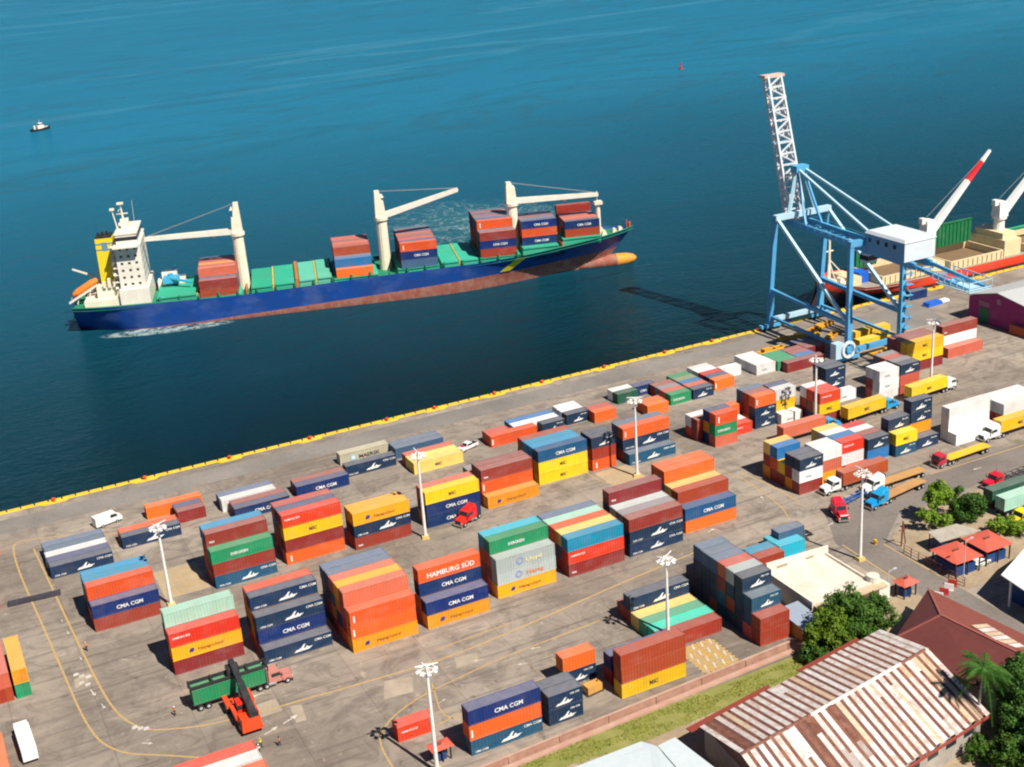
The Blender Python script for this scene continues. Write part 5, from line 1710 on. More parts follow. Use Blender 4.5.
def sheet_mat(name, c, c2, rough=.5, metal=0.0, dk=.5):
    m, nt, b = new_mat(name)
    tc = nd(nt, 'ShaderNodeTexCoord')
    v = tc.outputs['Object']
    geo = nd(nt, 'ShaderNodeNewGeometry')
    f = ramp(nt, noise(nt, .75, 8, .78, v, .4), .44, .62)
    cc = mixc(nt, mth(nt, 'MULTIPLY', f, dk), c, c2)
    cc = mixc(nt, mth(nt, 'MULTIPLY', geo.outputs['Random Per Island'], .3), cc, c2)
    nt.links.new(cc, b.inputs['Base Color'])
    b.inputs['Roughness'].default_value = rough
    b.inputs['Metallic'].default_value = metal
    w = nd(nt, 'ShaderNodeTexWave'); w.inputs['Scale'].default_value = 1.9
    nt.links.new(v, w.inputs['Vector'])
    bp = nd(nt, 'ShaderNodeBump'); bp.inputs['Strength'].default_value = .5; bp.inputs['Distance'].default_value = .04
    nt.links.new(w.outputs['Fac'], bp.inputs['Height']); nt.links.new(bp.outputs['Normal'], b.inputs['Normal'])
    return m
ZW = sheet_mat('zinc_new', (.74, .72, .70), (.36, .19, .12), .6, 0.0, .66)
ZG = sheet_mat('zinc_old_grey', (.45, .42, .40), (.28, .14, .09), .7, 0.0, .6)
ZR = sheet_mat('zinc_rusty', (.125, .038, .025), (.30, .14, .09), .8, 0.0, .75)
ZC = sheet_mat('zinc_cream', (.62, .50, .36), (.40, .20, .11), .7, 0.0, .55)
ZB = sheet_mat('zinc_brown', (.13, .05, .04), (.22, .10, .07), .8, 0.0, .5)
RF = sheet_mat('eave_red', (.33, .055, .035), (.26, .07, .05), .7, 0.0, .3)
# striped warehouse
sw = empty('striped_roof_warehouse', (89.4, 123.9, 0), R(9.1), 'old warehouse whose gable roof alternates white and rusty metal sheets', 'warehouse')
LW = 39.8
yr, zr, yf, zf, yn, zn = 0.0, 8.0, 11.2, 5.0, -13.6, 5.0
SHR = .25                                        # the plot is skewed, so the end walls lean off square
def sk(x, y, z):
    return (x + SHR * y, y, z)
mb = MB()
rg = random.Random(22)
def slope_pt(x, f, side, lift=0.0):
    y = yr + (yf - yr) * f if side else yr + (yn - yr) * f
    z = zr + ((zf if side else zn) - zr) * f
    return sk(x, y, z + lift)
xx = 0.0
i = 0
while xx < LW:
    w_ = .86 if i % 2 == 0 else .72
    for side in (1, 0):
        cuts = [0, 1] if rg.random() < (.6 if side else .35) else sorted([0, rg.uniform(.12, .88), 1] + ([rg.uniform(.12, .88)] if rg.random() < .35 else []))
        for f0, f1 in zip(cuts, cuts[1:]):
            if i % 2 == 0:
                k = rg.choices([0, 2, 1, 4], [.90, .03, .04, .03] if side else [.74, .08, .10, .08])[0]
            else:
                k = rg.choices([1, 3, 0, 2, 4], [.62, .28, .04, .03, .03] if side else [.52, .30, .07, .06, .05])[0]
            mb.slot = k
            l = .05 + .035 * (i % 2 == 0) + .008 * (k == 1)
            e = 1.0 + (rg.uniform(0, .03) if f1 == 1 else 0)
            x0, x1 = xx - .04 * (i % 2 == 0), xx + w_ + .04 * (i % 2 == 0)
            mb.hexa([slope_pt(x0, f0, side, l - .05), slope_pt(x1, f0, side, l - .05), slope_pt(x1, f1 * e, side, l - .05), slope_pt(x0, f1 * e, side, l - .05)],
                    [slope_pt(x0, f0, side, l), slope_pt(x1, f0, side, l), slope_pt(x1, f1 * e, side, l), slope_pt(x0, f1 * e, side, l)])
    xx += w_
    i += 1
mb.build('roof', [ZW, ZR, ZC, ZB, ZG], sw)
for a, b, m_ in ((0, 14, ZR), (14, 34, ZW), (34, LW, ZR)):
    mb = MB(); mb.hexa([sk(a, -.4, zr - .05), sk(b, -.4, zr - .05), sk(b, .4, zr - .05), sk(a, .4, zr - .05)], [sk(a, -.08, zr + .2), sk(b, -.08, zr + .2), sk(b, .08, zr + .2), sk(a, .08, zr + .2)])
    mb.build('ridge_cap', m_, sw)
mb = MB()
for a, b, d in ((-1.5, 15.5, 2.0), (22, 36, 1.8)):
    mb.hexa([sk(a, yf + .35, 4.55), sk(b, yf + .35, 4.55), sk(b, yf + d, 4.1), sk(a, yf + d, 4.1)], [sk(a, yf + .35, 4.68), sk(b, yf + .35, 4.68), sk(b, yf + d, 4.24), sk(a, yf + d, 4.24)])
    mb.build('eave_canopy', RF, sw)
    mb = MB()
mb.hexa([sk(-.3, yn - .55, 4.5), sk(LW + .2, yn - .55, 4.5), sk(LW + .2, yn - .35, 4.5), sk(-.3, yn - .35, 4.5)], [sk(-.3, yn - .55, 4.9), sk(LW + .2, yn - .55, 4.9), sk(LW + .2, yn - .35, 4.9), sk(-.3, yn - .35, 4.9)])
mb.build('fascia', RF, sw)
WP = mottled('plaster_grey', (.42, .38, .33), (.30, .27, .24), .3, 1.5)
mb = MB()
mb.hexa([sk(.6, yn + .4, 0), sk(LW - .6, yn + .4, 0), sk(LW - .6, yf - .4, 0), sk(.6, yf - .4, 0)], [sk(.6, yn + .4, 4.95), sk(LW - .6, yn + .4, 4.95), sk(LW - .6, yf - .4, 4.95), sk(.6, yf - .4, 4.95)])
mb.build('wall', WP, sw)
for xg in (.62, LW - .7):
    mb = MB()
    mb.hexa([sk(xg - .05, yn + .5, 4.95), sk(xg + .05, yn + .5, 4.95), sk(xg + .05, yf - .5, 4.95), sk(xg - .05, yf - .5, 4.95)], [sk(xg - .05, -.1, zr - .15), sk(xg + .05, -.1, zr - .15), sk(xg + .05, .1, zr - .15), sk(xg - .05, .1, zr - .15)])
    mb.build('gable', ZB, sw)
for k in range(9):
    a = 2.5 + k * 4.1
    mb = MB(); mb.hexa([sk(a, yn + .33, 2.6), sk(a + 2.3, yn + .33, 2.6), sk(a + 2.3, yn + .41, 2.6), sk(a, yn + .41, 2.6)], [sk(a, yn + .33, 4.2), sk(a + 2.3, yn + .33, 4.2), sk(a + 2.3, yn + .41, 4.2), sk(a, yn + .41, 4.2)]); mb.build('window', DG, sw)

# pale metal roof in the lower corner
PB = sheet_mat('pale_blue_metal', (.50, .57, .60), (.62, .66, .68), .45, 0.0, .4)
t = empty('pale_roof_shed', (0, 0, 0), 0, 'building with pale blue-grey metal roof beside the striped warehouse', 'shed')
def plate(mb, pts, th=.12):
    mb.hexa([Vector(p) for p in pts], [Vector(p) + Vector((0, 0, th)) for p in pts])
mb = MB(); plate(mb, [(69.5, 137.6, 4.4), (66, 100, 4.4), (79.5, 100, 5.3), (82.3, 134.5, 5.3), (81.2, 137.0, 5.0)]); mb.build('roof', PB, t)
mb = MB(); plate(mb, [(82.45, 134.5, 5.32), (79.7, 100, 5.32), (84.5, 100, 4.9), (86.9, 126.0, 4.9), (85.8, 135.1, 5.1)]); mb.build('roof', PB, t)
mb = MB(); mb.prism([(71, 136.6), (67.5, 101), (83.5, 101), (85.6, 125.5), (84.8, 134)], 0, 4.3); mb.build('wall', WP, t)

# maroon hip roof
HRM = sheet_mat('roof_maroon', (.125, .026, .024), (.165, .045, .036), .7, 0.0, .5)
HRB = sheet_mat('roof_sunlit_maroon', (.25, .062, .040), (.165, .045, .036), .7, 0.0, .6)  # brighter maroon for the sunlit slope, the light put into the colour
t = empty('hip_roof_building', (137, 120, 0), 0, 'large building with maroon hip roof beyond the striped warehouse', 'building')
C1, C2, J, J2, E1, E2 = (8.8, 27.4, 5), (-6.6, 18.6, 5), (.1, 15.6, 8.6), (2.0, 1.0, 8.6), (12.0, 1.0, 5), (-5.8, 1.0, 5)
mb = MB()
def slab(pts, m_=0):
    mb.slot = m_
    mb.hexa([Vector(p) for p in pts], [Vector(p) + Vector((0, 0, .12)) for p in pts])
slab([C1, J, C2]); slab([C2, J, J2, E2]); slab([C1, E1, J2, J], 1)
mb.build('roof', [HRM, HRB], t)
mb = MB(); mb.hexa([(-5.2, 1.8, 4.95), (11.2, 1.8, 4.95), (11.2, 2.0, 4.95), (-5.2, 2.0, 4.95)], [(1.9, 1.8, 8.5), (2.1, 1.8, 8.5), (2.1, 2.0, 8.5), (1.9, 2.0, 8.5)]); mb.build('gable', MATS['plaster_grey'], t)
RDG = flat('ridge_cap_red', (.33, .11, .08), .7)
mb = MB()
for a, b in ((C1, J), (C2, J), (J, J2)):
    mb.bar(Vector(a) + Vector((0, 0, .14)), Vector(b) + Vector((0, 0, .14)), .34, .14)
mb.build('ridge_cap', RDG, t)
mb = MB()
mb.prism([(8.0, 26.4), (-6.0, 18.2), (-5.2, 1.8), (11.2, 1.8)], 0, 4.95)
mb.build('wall', WP, t)
mb = MB()
for k in range(7):
    u = k * 1.35
    mb.slot = (0, 2, 0, 2, 0, 2, 1)[k]
    mb.hexa([(2.2, 11.2 - u, 8.35), (2.2, 10.1 - u, 8.35), (5.6, 10.1 - u, 7.45), (5.6, 11.2 - u, 7.45)], [(2.2, 11.2 - u, 8.42), (2.2, 10.1 - u, 8.42), (5.6, 10.1 - u, 7.52), (5.6, 11.2 - u, 7.52)])
mb.build('patched_sheets', [ZC, ZR, ZW], t)

# white building with parapet roof by the road corner
WB_ = mottled('white_plaster', (.74, .70, .62), (.66, .60, .50), .3, 2.0, (.45, .36, .26), .25)
WR = mottled('white_roof_slab', (.70, .65, .57), (.60, .53, .44), .25, 1.2, (.42, .34, .26), .35)
t = empty('white_parapet_building', (127.6, 155.8, 0), R(0), 'white flat-roofed building with tall rear parapet by the road corner', 'building')
mb = MB(); mb.box(.25, .25, 0, 13.2, 12.8, 3.4); mb.build('wall', WB_, t)
mb = MB(); mb.box(.2, .2, 3.4, 13.3, 12.9, 3.55); mb.build('roof', WR, t)
mb = MB()
mb.hexa([(0, 12.95, 0), (14.0, 12.95, 0), (14.0, 13.3, 0), (0, 13.3, 0)], [(0, 12.95, 5.6), (14.0, 12.95, 5.2), (14.0, 13.3, 5.2), (0, 13.3, 5.6)])
mb.box(-.1, 0, 0, .2, 12.94, 4.1); mb.box(13.25, 1.3, 0, 13.55, 12.94, 4.0)
mb.build('parapet', WB_, t)
mb = MB(); mb.box(.2, -1.6, 3.2, 15.4, .15, 3.42); mb.build('front_canopy', mottled('canopy_tan', (.52, .40, .26), (.6, .48, .33), .4, 2.0), t)
for u in (1.5, 4.2, 9.5):
    mb = MB(); mb.box(u, .17, .9, u + 1.6, .25, 2.4); mb.build('window', DG, t)
mb = MB(); mb.box(6.8, .15, 0, 8.0, .25, 2.3); mb.build('door', flat('door_brown', (.12, .07, .04)), t)
mb = MB(); mb.box(2.2, 12.88, 4.0, 4.6, 12.94, 4.5); mb.box(8.8, 12.88, 3.9, 10.6, 12.94, 4.3); mb.build('vent_slot', flat('slot_tan', (.35, .28, .2)), t)
mb = MB(); mb.box(13.6, 5, 0, 19.5, 13, .12); mb.build('terrace', PC, t)
mb = MB(); mb.tube((14.2, 1.0, 0), (14.2, 1.0, 4.6), 1.1, 14); mb.box(13.6, -1.4, 0, 16.0, 2.4, 3.4); mb.build('water_tank', WB_, t)
t = empty('lean_to_shed', (122.3, 151.9, 0), R(3), 'small shed with slate-blue sheet roof beside the end wall of navy boxes', 'shed')
mb = MB(); mb.hexa([(-.2, -.3, 2.6), (4.6, -.3, 2.6), (4.6, 6.4, 3.3), (-.2, 6.4, 3.3)], [(-.2, -.3, 2.7), (4.6, -.3, 2.7), (4.6, 6.4, 3.4), (-.2, 6.4, 3.4)])
mb.build('roof', sheet_mat('slate_sheet', (.26, .32, .42), (.34, .36, .40), .5), t)
mb = MB(); mb.box(.1, 0, 0, 4.3, 6.1, 2.55); mb.build('wall', paint('shed_ochre', (.55, .34, .08), .8, .4, vary=0), t)

# red-roofed pavilions
PR = sheet_mat('pavilion_red', (.62, .105, .065), (.55, .13, .09), .6, 0.0, .25)
PBL = paint('pavilion_blue', (.008, .055, .19), .6, .2, vary=0)
def pavilion(x0, y0, x1, y1, z, rise, rz, name, lab, cat, wall=True, eave=.6):
    cx, cy = (x0 + x1) / 2, (y0 + y1) / 2
    hx, hy = (x1 - x0) / 2, (y1 - y0) / 2
    t = empty(name, (cx, cy, 0), rz, lab, cat, 'red-roofed pavilions' if name == 'pavilion' else None)
    mb = MB()
    r = .25
    mb.hexa([(-hx, -hy, z), (hx, -hy, z), (hx, hy, z), (-hx, hy, z)], [(-hx * r, -hy * .05, z + rise), (hx * r, -hy * .05, z + rise), (hx * r, hy * .05, z + rise), (-hx * r, hy * .05, z + rise)])
    q = mb.build('roof', PR, t)
    mb = MB(); mb.box(-hx * .3, -.3, z + rise - .1, hx * .1, .0, z + rise + .25); mb.build('ridge_vent', ZB, q)
    for sx in (-1, 0, 1):
        for sy in (-1, 1):
            mb = MB(); mb.box(sx * (hx - .5) - .1, sy * (hy - .5) - .1, 0, sx * (hx - .5) + .1, sy * (hy - .5) + .1, z); mb.build('post', CHS, t)
    if wall:
        mb = MB(); mb.box(-hx + 1.0, -hy + .9, 0, hx - 1.0, hy - .9, z - 1.3); mb.build('counter_wall', PBL, t)
    return t
pavilion(158.1, 153.3, 164.7, 160.2, 3.2, .7, R(-1), 'pavilion', 'open pavilion with red hip roof, the one beside the road', 'pavilion')
pavilion(166.0, 153.7, 172.6, 160.4, 3.2, .7, R(-1), 'pavilion', 'open pavilion with red hip roof, the one behind the white and green car', 'pavilion')
pavilion(145.4, 152.9, 149.2, 156.0, 2.7, .8, R(4), 'guard_kiosk', 'small blue guard kiosk with a red hip roof at the roadside', 'kiosk')
pavilion(54.9, 153.9, 58.6, 156.4, 2.5, .35, R(4), 'guard_booth', 'small booth with pinkish-red roof beside the mast by the brick wall', 'booth')
t = empty('grey_roof_shelter', (163, 161.8, 0), R(-4), 'low shelter with grey sheet roof behind the red pavilions', 'shelter')
mb = MB(); mb.hexa([(-.6, 0, 2.7), (9, 0, 2.7), (6.4, 3.9, 3.1), (-.4, 3.9, 3.1)], [(-.6, 0, 2.8), (9, 0, 2.8), (6.4, 3.9, 3.2), (-.4, 3.9, 3.2)]); mb.build('roof', mottled('old_sheet_grey', (.34, .30, .25), (.42, .38, .32), .4, 2), t)
mb = MB(); mb.box(.2, .6, 0, 1.7, 3, 2.2); mb.build('wall', PBL, t)
for u, v in ((0, .2), (8.4, .2), (0, 3.7), (6, 3.7), (4.2, .2)):
    mb = MB(); mb.box(u - .07, v - .07, 0, u + .07, v + .07, 2.72); mb.build('post', CHS, t)
# white-roofed warehouse at the edge
t = empty('white_roof_warehouse', (159.4, 143.6, 0), R(0), 'warehouse with clean white roof and blue side wall at the picture edge', 'warehouse')
WHR = sheet_mat('clean_white_sheet', (.74, .76, .77), (.66, .69, .72), .5, 0, .3)
mb = MB(); mb.hexa([(-.4, .3, 5.2), (-1.2, -6, 5.2), (-1.5, -24, 5.2), (22, -24, 6.0), (22, 7.0, 6.0), (9, 4.2, 5.6)], [(-.4, .3, 5.4), (-1.2, -6, 5.4), (-1.5, -24, 5.4), (22, -24, 6.2), (22, 7.0, 6.2), (9, 4.2, 5.8)]); mb.build('roof', WHR, t)
mb = MB(); mb.box(1.6, -23, 0, 21, -.6, 5.1); mb.build('wall', PBL, t)
mb = MB(); mb.box(1.5, -23, 3.4, 1.58, -.6, 4.5); mb.build('wall_band', paint('band_sky', (.10, .34, .62), .6, .1, vary=0), t)
for k in range(5):
    mb = MB(); mb.box(-.4, -2.0 - k * 5, 0, -.1, -1.7 - k * 5, 5.2); mb.build('post', MW, t)
# magenta shed at the quay
MG = paint('shed_magenta', (.30, .028, .13), .75, .2, (.12, .03, .06), vary=0)
SR = sheet_mat('shed_roof_grey', (.48, .50, .50), (.38, .38, .37), .6, 0, .5)
t = empty('magenta_shed', (267.6, 229.5, 0), 0, 'large magenta gabled shed with grey roof and green door', 'shed')
ly, ap_ = 31.5, 21.0
mb = MB(); mb.hexa([(0, 0, 0), (70, 0, 0), (70, ly, 0), (0, ly, 0)], [(0, 0, 6.6), (70, 0, 6.6), (70, ly, 6.6), (0, ly, 6.6)])
mb.hexa([(.0, 0, 6.6), (.3, 0, 6.6), (.3, ly, 6.6), (.0, ly, 6.6)], [(.0, ap_ - .05, 9.6), (.3, ap_ - .05, 9.6), (.3, ap_ + .05, 9.6), (.0, ap_ + .05, 9.6)])
mb.build('wall', MG, t)
mb = MB()
for (ya, za, yb, zb) in ((-.6, 6.65, ap_, 9.75), (ap_, 9.75, ly + .6, 6.75)):
    mb.hexa([(-.5, ya, za), (70.5, ya, za), (70.5, yb, zb), (-.5, yb, zb)], [(-.5, ya, za + .18), (70.5, ya, za + .18), (70.5, yb, zb + .18), (-.5, yb, zb + .18)])
mb.build('roof', SR, t)
mb = MB(); mb.box(-.12, 24.0, 0, -.005, 27.4, 4.4); mb.build('door', paint('door_green', (.015, .13, .06), .6, .2, vary=0), t)
mb = MB(); mb.box(-.1, 23.8, 4.8, -.005, 27.8, 6.2); mb.build('lintel_panel', paint('lintel_plum', (.34, .12, .2), .7, .2, vary=0), t)
mb = MB(); mb.tube((-.12, 20.5, 7.3), (-.005, 20.5, 7.3), .85, 14); mb.build('vent', paint('vent_plum', (.38, .16, .24), .7, .2, vary=0), t)
# rusty fence, barriers, slim poles along the road
FR = paint('fence_rust', (.20, .06, .05), .8, .4, vary=0)
t = empty('roadside_fence', (157.9, 151, 0), R(91), 'rusty post-and-rail fence between the road and the red pavilion', 'fence')
for z in (.5, 1.1, 1.7):
    pass
mb = MB()
for z in (.5, 1.1, 1.7): mb.box(0, -.03, z, 15.2, .03, z + .07)
mb.build('rail', FR, t)
for i in range(9):
    mb = MB(); mb.box(i * 1.9 - .05, -.08, 0, i * 1.9 + .05, .08, 1.9); mb.build('post', FR, t)
for i, (x, y, c, cn) in enumerate(((151.2, 150.4, 'W', 'white'), (153.0, 150.9, 'R', 'red'), (154.8, 151.6, 'W', 'white'), (149.6, 149.2, 'G', 'green'), (156.3, 152.3, 'R', 'red'))):
    lab = {0: 'white road barrier beside the green one', 1: 'red road barrier between two white ones', 2: 'white road barrier between two red ones', 3: 'green road barrier at the roof corner end of the row', 4: 'red road barrier at the pavilion end of the row'}[i]
    t = empty('road_barrier', (x, y, 0), R(35), lab, 'barrier', 'road barriers at the yard gate')
    mb = MB(); mb.side([(-.3, 0), (.3, 0), (.18, .35), (.09, 1.25), (-.09, 1.25), (-.18, .35)], -.8, .8)
    mb.build('barrier_body', {'W': WHITE, 'R': flat('barrier_red', (.5, .05, .03)), 'G': flat('barrier_green', (.02, .3, .1))}[c], t)
for (x, y, h_, lab) in ((143.9, 155.2, 5.4, 'slim pale lamp post beside the blue kiosk'), (158.6, 152.0, 8.6, 'slim pale lamp post before the red pavilion roof')):
    t = empty('lamp_post', (x, y, 0), 0, lab, 'lamp post')
    mb = MB(); mb.tube((0, 0, 0), (0, 0, h_), .11, 8, .07); mb.bar((0, 0, h_), (1.3, 0, h_ + .2), .09); mb.build('pole', flat('post_pale', (.5, .52, .5)), t)
    mb = MB(); mb.box(1.0, -.14, h_ + .12, 1.7, .14, h_ + .28); mb.build('lamp_head', LAMPG, t)
t = empty('rusty_post', (159.0, 168.4, 0), 0, 'rusty leaning signpost frame in the shade by the road bend', 'post')
mb = MB(); mb.bar((0, 0, 0), (.4, .2, 5.2), .25); mb.bar((1.5, .5, 0), (.4, .2, 5.0), .18); mb.bar((-.8, 0, 3.6), (1.6, .2, 3.4), .16); mb.build('frame', FR, t)
t = empty('yellow_hydrant', (155.6, 171.8, 0), 0, 'little yellow and red hydrant beside the road bend', 'hydrant')
mb = MB(); mb.tube((0, 0, 0), (0, 0, 1.0), .3, 10); mb.tube((0, -.5, .7), (0, .5, .7), .15, 8); mb.build('hydrant_body', paint('hydrant_yellow', (.7, .4, .03), .5, .2, vary=0), t)

# ------------------------------------------------------------------ trees
LVB = leafy('leaves_bright', (.09, .20, .012), (.22, .34, .03))
LVD = leafy('leaves_dark', (.022, .075, .010), (.07, .155, .022))
LVM = leafy('leaves_mid', (.025, .08, .010), (.085, .165, .02))
LVY = leafy('leaves_yellowish', (.05, .12, .008), (.14, .215, .016))
LVP = leafy('leaves_palm', (.02, .08, .010), (.07, .17, .025))
BARK = mottled('bark', (.16, .12, .09), (.26, .21, .16), 1.0, 4.0)
def tree(name, lab, x, y, blobs, leaf, n, size, trunk=.35, seed=1, cat='tree', grp=None):
    """blobs: (dx, dy, z, rx, rz)"""
    rg = random.Random(seed)
    t = empty(name, (x, y, 0), 0, lab, cat, grp)
    mb = MB()
    zt = min(b[2] - b[4] * .3 for b in blobs)
    mb.tube((0, 0, -.1), (.1, .05, max(.8, zt)), trunk, 9, trunk * .62)
    for b in blobs:
        m_ = Vector((b[0] * .45, b[1] * .45, (b[2] + zt) / 2))
        mb.tube((.1, .05, max(.6, zt - .3)), m_, trunk * .5, 7, trunk * .32)
        mb.tube(m_, (b[0], b[1], b[2] + b[4] * .3), trunk * .32, 6, .05)
    mb.build('trunk', BARK, t)
    lm = MB()
    tot = sum(b[3] ** 2 for b in blobs)
    for b in blobs:
        nb = int(n * b[3] ** 2 / tot)
        subs = []
        for k in range(int(16 + b[3] * 5)):
            v = Vector((rg.gauss(0, 1), rg.gauss(0, 1), rg.gauss(0, 1))).normalized() * rg.uniform(.45, .98)
            subs.append((Vector((b[0] + v.x * b[3], b[1] + v.y * b[3], b[2] + v.z * b[4])), rg.uniform(.16, .38) * b[3]))
        for k in range(nb):
            c, rr = rg.choice(subs)
            v = Vector((rg.gauss(0, 1), rg.gauss(0, 1), rg.gauss(0, 1))).normalized()
            p = c + v * rr * rg.uniform(.35, 1.12)
            if p.z < .15: continue
            nrm = (v + Vector((rg.uniform(-.7, .7), rg.uniform(-.7, .7), rg.uniform(-.2, .9)))).normalized()
            a = nrm.orthogonal().normalized()
            bb = nrm.cross(a)
            th = rg.uniform(0, 6.28)
            u_ = a * math.cos(th) + bb * math.sin(th); w_ = nrm.cross(u_)
            s = size * rg.uniform(.6, 1.3)
            lm.poly([p - u_ * s, p - w_ * s * .5, p + u_ * s, p + w_ * s * .5])
    lm.build('crown', leaf, t)
    return t
tree('broadleaf_tree', 'big broad dark green tree before the white parapet building', 130.6, 147.9, [(0, 0, 5.6, 4.6, 3.4), (2.4, -1.4, 5.0, 3.6, 2.8), (-1.6, 1.2, 6.6, 3.4, 2.6), (3.2, 1.0, 4.5, 3.0, 2.4), (-.8, -2.4, 4.2, 3.4, 2.6)], LVM, 21000, .30, .5, 3)
tree('broadleaf_tree', 'bright yellow-green tree crown leaning on the big dark one', 123.8, 147.2, [(0, 0, 4.6, 3.3, 2.8), (1.8, .8, 5.6, 2.8, 2.4), (-2.2, -.4, 3.4, 2.6, 2.2), (1.0, -1.8, 3.2, 2.4, 2.0)], LVY, 11000, .28, .35, 5)
tree('shrub', 'dark low bush at the brick wall end below the yellow-green tree', 120.3, 145.9, [(0, 0, 1.5, 2.4, 1.6), (1.6, -.6, 1.6, 2.0, 1.6)], LVD, 4500, .24, .2, 6, 'shrub')
tree('broadleaf_tree', 'airy light green tree beside the road behind the grey shelter', 171.6, 172.6, [(0, 0, 6.4, 2.9, 2.2), (1.4, .6, 5.2, 2.4, 1.8), (-1.2, -.4, 5.4, 2.2, 1.6)], LVB, 7000, .27, .3, 8)
tree('broadleaf_tree', 'light green little tree before the airy one', 167.8, 170.2, [(0, 0, 3.2, 1.9, 1.4), (2.6, -1.0, 1.8, 1.8, 1.4), (-1.0, .6, 3.8, 1.4, 1.0)], LVB, 4000, .24, .2, 9)
tree('broadleaf_tree', 'dense dark round tree behind the red pavilions', 176.6, 169.6, [(0, 0, 3.8, 3.5, 3.2), (-2.0, .4, 3.2, 2.2, 2.4), (1.6, -.8, 3.4, 2.6, 2.6)], LVD, 9500, .27, .35, 10)
tree('shrub', 'leafy green shrub beside the red pavilion and yellow truck', 178.6, 161.2, [(0, 0, 2.0, 2.6, 1.6), (1.8, -1.4, 1.6, 2.2, 1.4), (-1.8, 1.2, 1.8, 1.8, 1.3)], LVB, 4500, .25, .2, 11, 'shrub')
tree('broadleaf_tree', 'dark dense tree behind the palm crown', 134.4, 117.0, [(0, 0, 7.2, 4.0, 3.6), (2.6, 1.6, 7.0, 3.4, 3.0), (3.0, -2.6, 6.0, 3.6, 3.2)], LVD, 13000, .28, .4, 12)
tree('broadleaf_tree', 'yellowish green tree at the picture edge above the palm', 141.6, 118.6, [(0, 0, 7.0, 3.0, 2.8), (1.6, -2.0, 6.2, 3.0, 2.6)], LVY, 7000, .28, .4, 13)
tree('broadleaf_tree', 'dark tree in the lowest corner below the palm', 130.4, 110.0, [(0, 0, 5.2, 3.8, 3.2), (3.2, 1.2, 5.6, 3.4, 3.0), (1.4, -2.6, 4.6, 3.4, 3.0)], LVD, 12000, .28, .4, 14)
tree('broadleaf_tree', 'mid green bushy tree beside the warehouse end wall', 125.0, 109.6, [(0, 0, 3.0, 2.6, 2.2), (1.4, -2.4, 3.4, 2.8, 2.4)], LVM, 7000, .27, .3, 15)
tree('broadleaf_tree', 'dark leafy tree at the picture edge behind the hip roof corner', 139.5, 112.5, [(0, 0, 6.4, 3.8, 3.4), (2.6, -1.6, 6.0, 3.4, 3.0), (-2.0, -1.4, 5.4, 3.0, 2.8)], LVD, 11000, .28, .4, 31)
tree('broadleaf_tree', 'mid green tree at the lowest picture edge beside the dark one', 127.2, 104.6, [(0, 0, 4.6, 3.6, 3.0), (2.8, -1.4, 5.0, 3.4, 3.0)], LVM, 8500, .28, .4, 32)
tree('broadleaf_tree', 'dark green tree filling the far lower corner', 135.8, 104.2, [(0, 0, 5.8, 3.9, 3.4), (2.6, 1.4, 6.2, 3.4, 3.0)], LVD, 9000, .28, .4, 33)
tree('broadleaf_tree', 'dark tree filling the gap between the palm and hip roof wall', 132.6, 114.6, [(0, 0, 4.6, 3.4, 3.0), (2.2, 1.8, 5.2, 3.0, 2.6)], LVD, 8000, .28, .4, 35)
tree('shrub', 'leafy shrub against the striped warehouse side wall', 123.4, 113.6, [(0, 0, 1.5, 1.8, 1.5), (1.8, .8, 1.7, 1.7, 1.5)], LVM, 3600, .25, .2, 36, 'shrub')
tree('shrub', 'bushy green shrub under the palm trunk', 129.6, 113.4, [(0, 0, 1.6, 2.2, 1.7), (1.6, 1.0, 1.9, 2.0, 1.7)], LVM, 4000, .25, .2, 34, 'shrub')
def palm(x, y, h_, lean, lab, seed):
    rg = random.Random(seed)
    t = empty('palm_tree', (x, y, 0), 0, lab, 'palm tree')
    mb = MB()
    prev = Vector((0, 0, 0))
    for k in range(1, 11):
        f = k / 10
        p = Vector((lean[0] * f ** 1.5, lean[1] * f ** 1.5, h_ * f))
        mb.tube(prev, p, .26 - .10 * (f - .1), 9, .26 - .10 * f)
        prev = p
    mb.build('trunk', mottled('palm_bark', (.36, .32, .27), (.27, .24, .2), 1.5, 5), t)
    lm = MB()
    top = prev
    for k in range(30):
        az = k * 2.4 + rg.uniform(-.2, .2)
        el = rg.uniform(-.15, 1.15)
        L_ = rg.uniform(4.2, 5.4)
        d = Vector((math.cos(az), math.sin(az), 0))
        pts = []
        for j in range(15):
            f = j / 14
            pts.append(top + d * (L_ * f * math.cos(el * .6)) + Vector((0, 0, L_ * (math.sin(el) * f - (0.75 + .3 * (1 - el)) * f * f))))
        s = Vector((-d.y, d.x, 0))
        for j in range(14):
            a, b = pts[j], pts[j + 1]
            lm.poly([a - s * .05, a + s * .05, b + s * .04, b - s * .04])
            if j > 0:
                w_ = 1.05 * math.sin(math.pi * (j / 14) ** .7) + .1
                for q in (0, .5):
                    c = a.lerp(b, q)
                    for sg in (-1, 1):
                        e = c + s * sg * w_ + d * .35 + Vector((0, 0, -.35 * w_ - rg.uniform(0, .25)))
                        lm.poly([c - d * .07, c + d * .09, e])
    lm.build('crown', LVP, t)
    return t
palm(127.4, 117.9, 11.2, (1.2, .2), 'tall coconut palm beside the striped warehouse', 4)

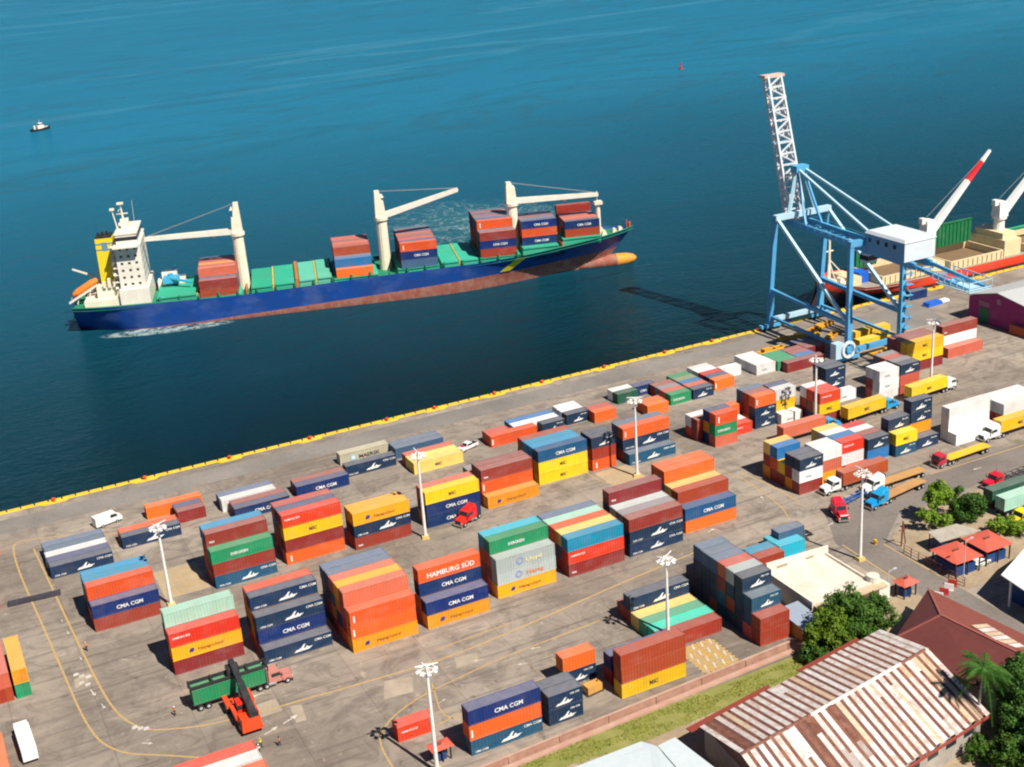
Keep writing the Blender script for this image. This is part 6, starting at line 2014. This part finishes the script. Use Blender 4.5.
# ------------------------------------------------------------------ people
SKIN = flat('skin', (.30, .16, .10), .6)
def skinned(name, parent, pts, edges, rad, mat_):
    me = bpy.data.meshes.new(name)
    me.from_pydata(pts, edges, [])
    o = put(name, me, parent)
    sk = o.modifiers.new('Skin', 'SKIN')
    for i, r_ in enumerate(rad):
        me.skin_vertices[0].data[i].radius = r_ if isinstance(r_, tuple) else (r_, r_)
        me.skin_vertices[0].data[i].use_root = (i == 0)
    sb_ = o.modifiers.new('Subdivision', 'SUBSURF'); sb_.levels = 1; sb_.render_levels = 1
    me.materials.append(mat_)
    return o
def ensure_skin(me):
    if not me.skin_vertices:
        bm = bmesh.new(); bm.from_mesh(me); bm.verts.layers.skin.verify(); bm.to_mesh(me); bm.free()
_sk = skinned
def skinned(name, parent, pts, edges, rad, mat_):
    me = bpy.data.meshes.new(name)
    me.from_pydata(pts, edges, [])
    ensure_skin(me)
    o = put(name, me, parent)
    for i, r_ in enumerate(rad):
        me.skin_vertices[0].data[i].radius = r_ if isinstance(r_, tuple) else (r_, r_)
        me.skin_vertices[0].data[i].use_root = (i == 0)
    o.modifiers.new('Skin', 'SKIN')
    sb_ = o.modifiers.new('Subdivision', 'SUBSURF'); sb_.levels = 1; sb_.render_levels = 1
    me.materials.append(mat_)
    return o
def person(x, y, rz, shirt, pants, lab, hat=None, step=.22):
    t = empty('person', (x, y, 0), rz, lab, 'person')
    P = [(0, 0, .95), (0, 0, 1.15), (0, 0, 1.38), (0, 0, 1.50), (.02, 0, 1.62), (.02, 0, 1.74),
         (0, .18, 1.40), (.03, .25, 1.12), (.14, .24, .88), (.19, .23, .80), (0, -.18, 1.40), (-.02, -.26, 1.12), (.08, -.26, .88), (.12, -.26, .80),
         (0, .10, .90), (step * .6, .11, .50), (step, .11, .08), (step + .16, .12, .05), (0, -.10, .90), (-step * .3, -.11, .50), (-step, -.11, .10), (-step + .15, -.12, .05)]
    E = [(0, 1), (1, 2), (2, 3), (3, 4), (4, 5), (2, 6), (6, 7), (7, 8), (8, 9), (2, 10), (10, 11), (11, 12), (12, 13), (0, 14), (14, 15), (15, 16), (16, 17), (0, 18), (18, 19), (19, 20), (20, 21)]
    Rr = [(.15, .11), (.14, .10), (.16, .10), .055, (.095, .08), (.085, .075), .06, .045, .035, .04, .06, .045, .035, .04, .09, .065, .045, .04, .09, .065, .045, .04]
    skinned('body', t, P, E, Rr, SKIN)
    skinned('shirt', t, P[:3] + [P[6], P[7], P[10], P[11]], [(0, 1), (1, 2), (2, 3), (3, 4), (2, 5), (5, 6)], [(.165, .13), (.165, .125), (.18, .12), .078, .062, .078, .062], shirt)
    skinned('trousers', t, [P[0], P[14], P[15], P[16], P[18], P[19], P[20]], [(0, 1), (1, 2), (2, 3), (0, 4), (4, 5), (5, 6)], [(.165, .125), .105, .08, .06, .105, .08, .06], pants)
    mb = MB(); mb.tube((.02, 0, 1.72), (.02, 0, 1.82), .115, 12, .08); mb.tube((.04, 0, 1.71), (.04, 0, 1.73), .15, 12); mb.build('helmet' if hat else 'hair', hat or flat('hair_black', (.02, .015, .01)), t)
    return t
C_OR = flat('vest_orange', (.75, .20, .04)); C_YE = flat('vest_yellow', (.70, .62, .05)); C_WH = WHITE; C_NV = flat('trousers_navy', (.02, .03, .08)); C_BK = flat('trousers_black', (.02, .02, .02))
HY = flat('helmet_yellow', (.75, .5, .05)); HWH = flat('helmet_white', (.75, .75, .72))
person(23.9, 188.6, .4, C_OR, C_NV, 'person in orange vest and dark trousers walking behind the reach stacker', HWH)
person(33.7, 172.6, 2.2, C_YE, C_BK, 'person in yellow vest beside the red roof edge', HY)
person(33.0, 171.2, 1.0, C_WH, C_BK, 'person in white shirt next to the one in yellow', HWH)
person(36.4, 171.5, 2.8, C_OR, C_NV, 'person in orange vest and navy trousers on the lane below the reach stacker', None)
person(14.6, 217.4, 1.4, C_OR, C_BK, 'person in orange vest standing on the double yellow line', HY)
